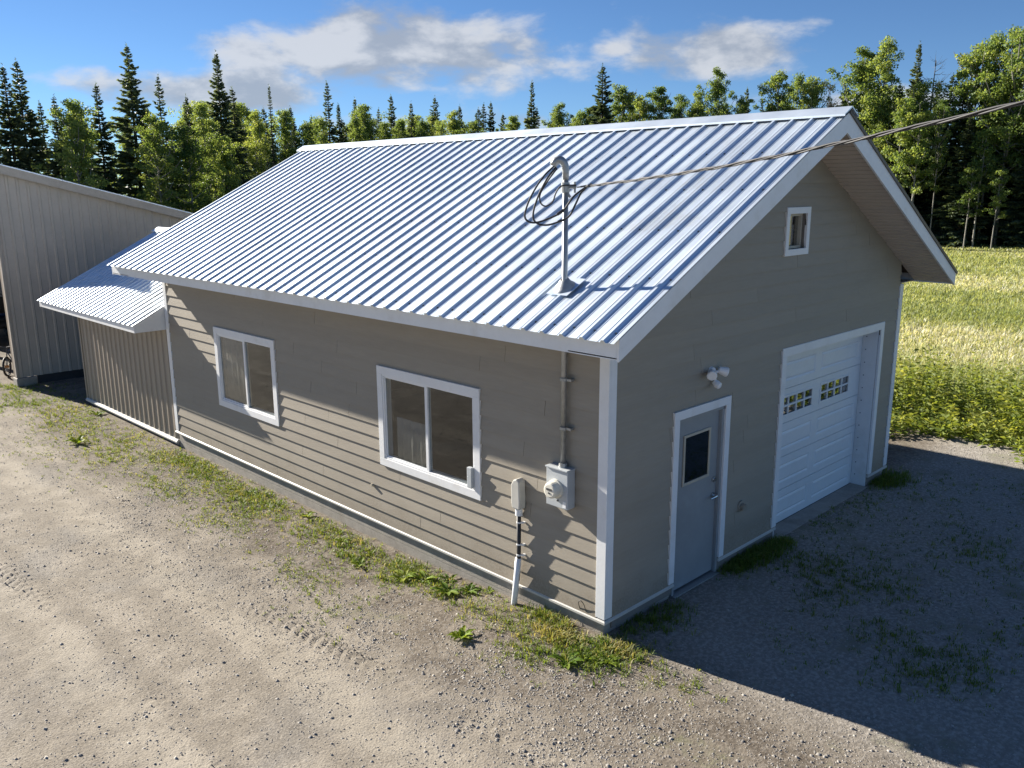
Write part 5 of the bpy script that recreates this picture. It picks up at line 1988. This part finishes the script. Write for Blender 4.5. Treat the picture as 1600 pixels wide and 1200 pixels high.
def weed_mesh(seed, n=14, ln=0.15, up_=0.5):
    """rosette of broad bent leaves with a raised midrib"""
    r = random.Random(seed)
    V, Q, T = [], [], []
    for k in range(n):
        a = k * 2.4 + r.uniform(-0.3, 0.3)
        l = ln * r.uniform(0.6, 1.2)
        w = l * r.uniform(0.26, 0.36)
        el = up_ * r.uniform(0.5, 1.5)
        d = Vector((math.cos(a), math.sin(a), 0))
        s = Vector((-math.sin(a), math.cos(a), 0))
        tb = r.uniform(0.2, 0.8)
        base = len(V)
        m_ = 5
        for i in range(m_ + 1):
            t = i / m_
            rise = l * (math.sin(el) * t * 1.3 - 0.75 * t * t * math.sin(el) + 0.05)
            c_ = d * (l * t * math.cos(el * 0.6) + 0.01) + Vector((0, 0, rise))
            ww = w * math.sin(math.pi * min(1, 0.12 + t * 0.88)) ** 0.8
            wob = Vector((0, 0, 0.12 * w * math.sin(i * 2.1 + k)))
            V += [c_ - s * ww / 2 + Vector((0, 0, 0.22 * ww)) + wob, c_, c_ + s * ww / 2 + Vector((0, 0, 0.22 * ww)) - wob]
            T += [tb, tb + 0.12, tb]
        for i in range(m_):
            for j in range(2):
                q = base + i * 3 + j
                Q.append((q, q + 3, q + 4, q + 1))
    return fast_mesh('weed', np.array([tuple(v) for v in V]), np.array(Q), np.array(T))


WEEDS = [(-0.95, 1.06, 1, 18, .15, .75, 'bright green leafy weed standing alone on the gravel'),
         (-0.46, 2.66, 2, 15, .16, .40, 'left of the paired leafy weeds below the near window'),
         (-0.34, 2.43, 3, 15, .15, .45, 'right of the paired leafy weeds below the near window'),
         (-0.37, 1.97, 4, 16, .17, .40, 'flat leafy weed halfway between the lone bright weed and the wall'),
         (-0.14, 2.20, 5, 12, .13, .35, 'pale flat weed close to the wall below the near window'),
         (-0.20, 1.80, 6, 12, .14, .5, 'leafy weed near the wall left of the white sleeve'),
         (-0.05, 1.62, 7, 9, .09, .7, 'small yellowish weed against the wall beside the sleeve'),
         (-0.62, -0.05, 8, 16, .15, .55, 'broad bright weed in the front of the corner clump'),
         (-0.36, -0.32, 9, 14, .14, .55, 'broad green weed on the right of the corner clump'),
         (-0.30, 0.22, 10, 14, .13, .5, 'leafy weed behind the corner clump by the foundation'),
         (-0.60, 3.35, 11, 12, .13, .45, 'leafy weed on the dirt strip left of the near window'),
         (-0.35, 4.10, 12, 12, .12, .5, 'leafy weed by the foundation between both windows'),
         (-0.20, 5.20, 13, 14, .12, .6, 'yellow-green weed hugging the foundation between the windows'),
         (-0.30, 6.60, 14, 13, .12, .6, 'leafy weed at the foundation below the far window'),
         (-1.22, 11.3, 15, 18, .20, .7, 'bright weed in the grass in front of the tan shed'),
         (-0.20, 13.2, 16, 14, .18, .5, 'leafy weed at the far foundation end of the tan shed'),
         (-0.30, 17.6, 17, 14, .20, .6, 'leafy weed at the concrete footing of the barn'),
         (2.55, -0.12, 18, 14, .16, .7, 'leafy weed in the shade between both doors'),
         (6.55, -0.2, 19, 14, .13, .6, 'leafy weed in the shade at the far garage corner')]
for x, y, sd_, n, ln, u2, lab in WEEDS:
    me = weed_mesh(sd_, n, ln, u2)
    o = link('weed', me, 'weed_leaf')
    o.location = (x, y, float(gz(x, y) + tread(np.array(x), np.array(y))) - 0.012)
    tag(o, lab, 'weed', 'single leafy weeds')


# ------------------------------------------------------------------ loose stones
def build_stones():
    r = np.random.default_rng(45)
    n = 210000
    x = np.concatenate([r.uniform(-6, 0.0, n // 2), r.normal(-1.3, 0.5, n // 6), r.uniform(-1, 9.6, n - n // 2 - n // 6)])
    y = np.concatenate([r.uniform(-4, 14, n // 2), r.uniform(-1.5, 8, n // 6), r.uniform(-4.5, 0.0, n - n // 2 - n // 6)])
    dens = wave(x, y, 51, 1.5) + 0.4 * wave(x, y, 52, 4.0)
    k = r.random(n) < 0.15 + 0.8 * sstep(dens, -0.8, 0.9)
    k &= ~((x > -0.03) & (y > -0.02))
    x, y = x[k], y[k]
    n = len(x)
    s = 0.0045 + 0.0065 * r.random(n) ** 2 + 0.016 * r.random(n) ** 20
    base = np.array([(1, 0, -0.3), (0, 1, -0.3), (-1, 0, -0.3), (0, -1, -0.3), (0.35, 0.15, 0.42), (-0.35, -0.2, 0.38)], float)
    F = np.array([(0, 1, 4), (1, 2, 5), (1, 5, 4), (2, 3, 5), (3, 0, 4), (3, 4, 5)])
    V = base[None] * (1 + r.normal(0, 0.25, (n, 6, 1))) * s[:, None, None]
    a = r.uniform(0, 6.283, n)
    ca, sa = np.cos(a)[:, None], np.sin(a)[:, None]
    X = V[:, :, 0] * ca - V[:, :, 1] * sa
    Y = V[:, :, 0] * sa + V[:, :, 1] * ca
    zb_ = gz(x, y) + tread(x, y)
    V = np.stack([X + x[:, None], Y + y[:, None], V[:, :, 2] + (zb_ + s * 0.12)[:, None]], 2).reshape(-1, 3)
    T = (F[None] + (np.arange(n) * 6)[:, None, None]).reshape(-1, 3)
    tint = np.clip(r.beta(1.6, 1.6, n) + 0.25 * wave(x, y, 61, 1.2), 0, 1)
    me = fast_mesh('gravel', V, T, np.repeat(tint, 6))
    o = link('gravel', me, 'stone')
    tag(o, 'loose grey gravel stones scattered over the drive and yard', 'gravel', kind='stuff')


build_stones()
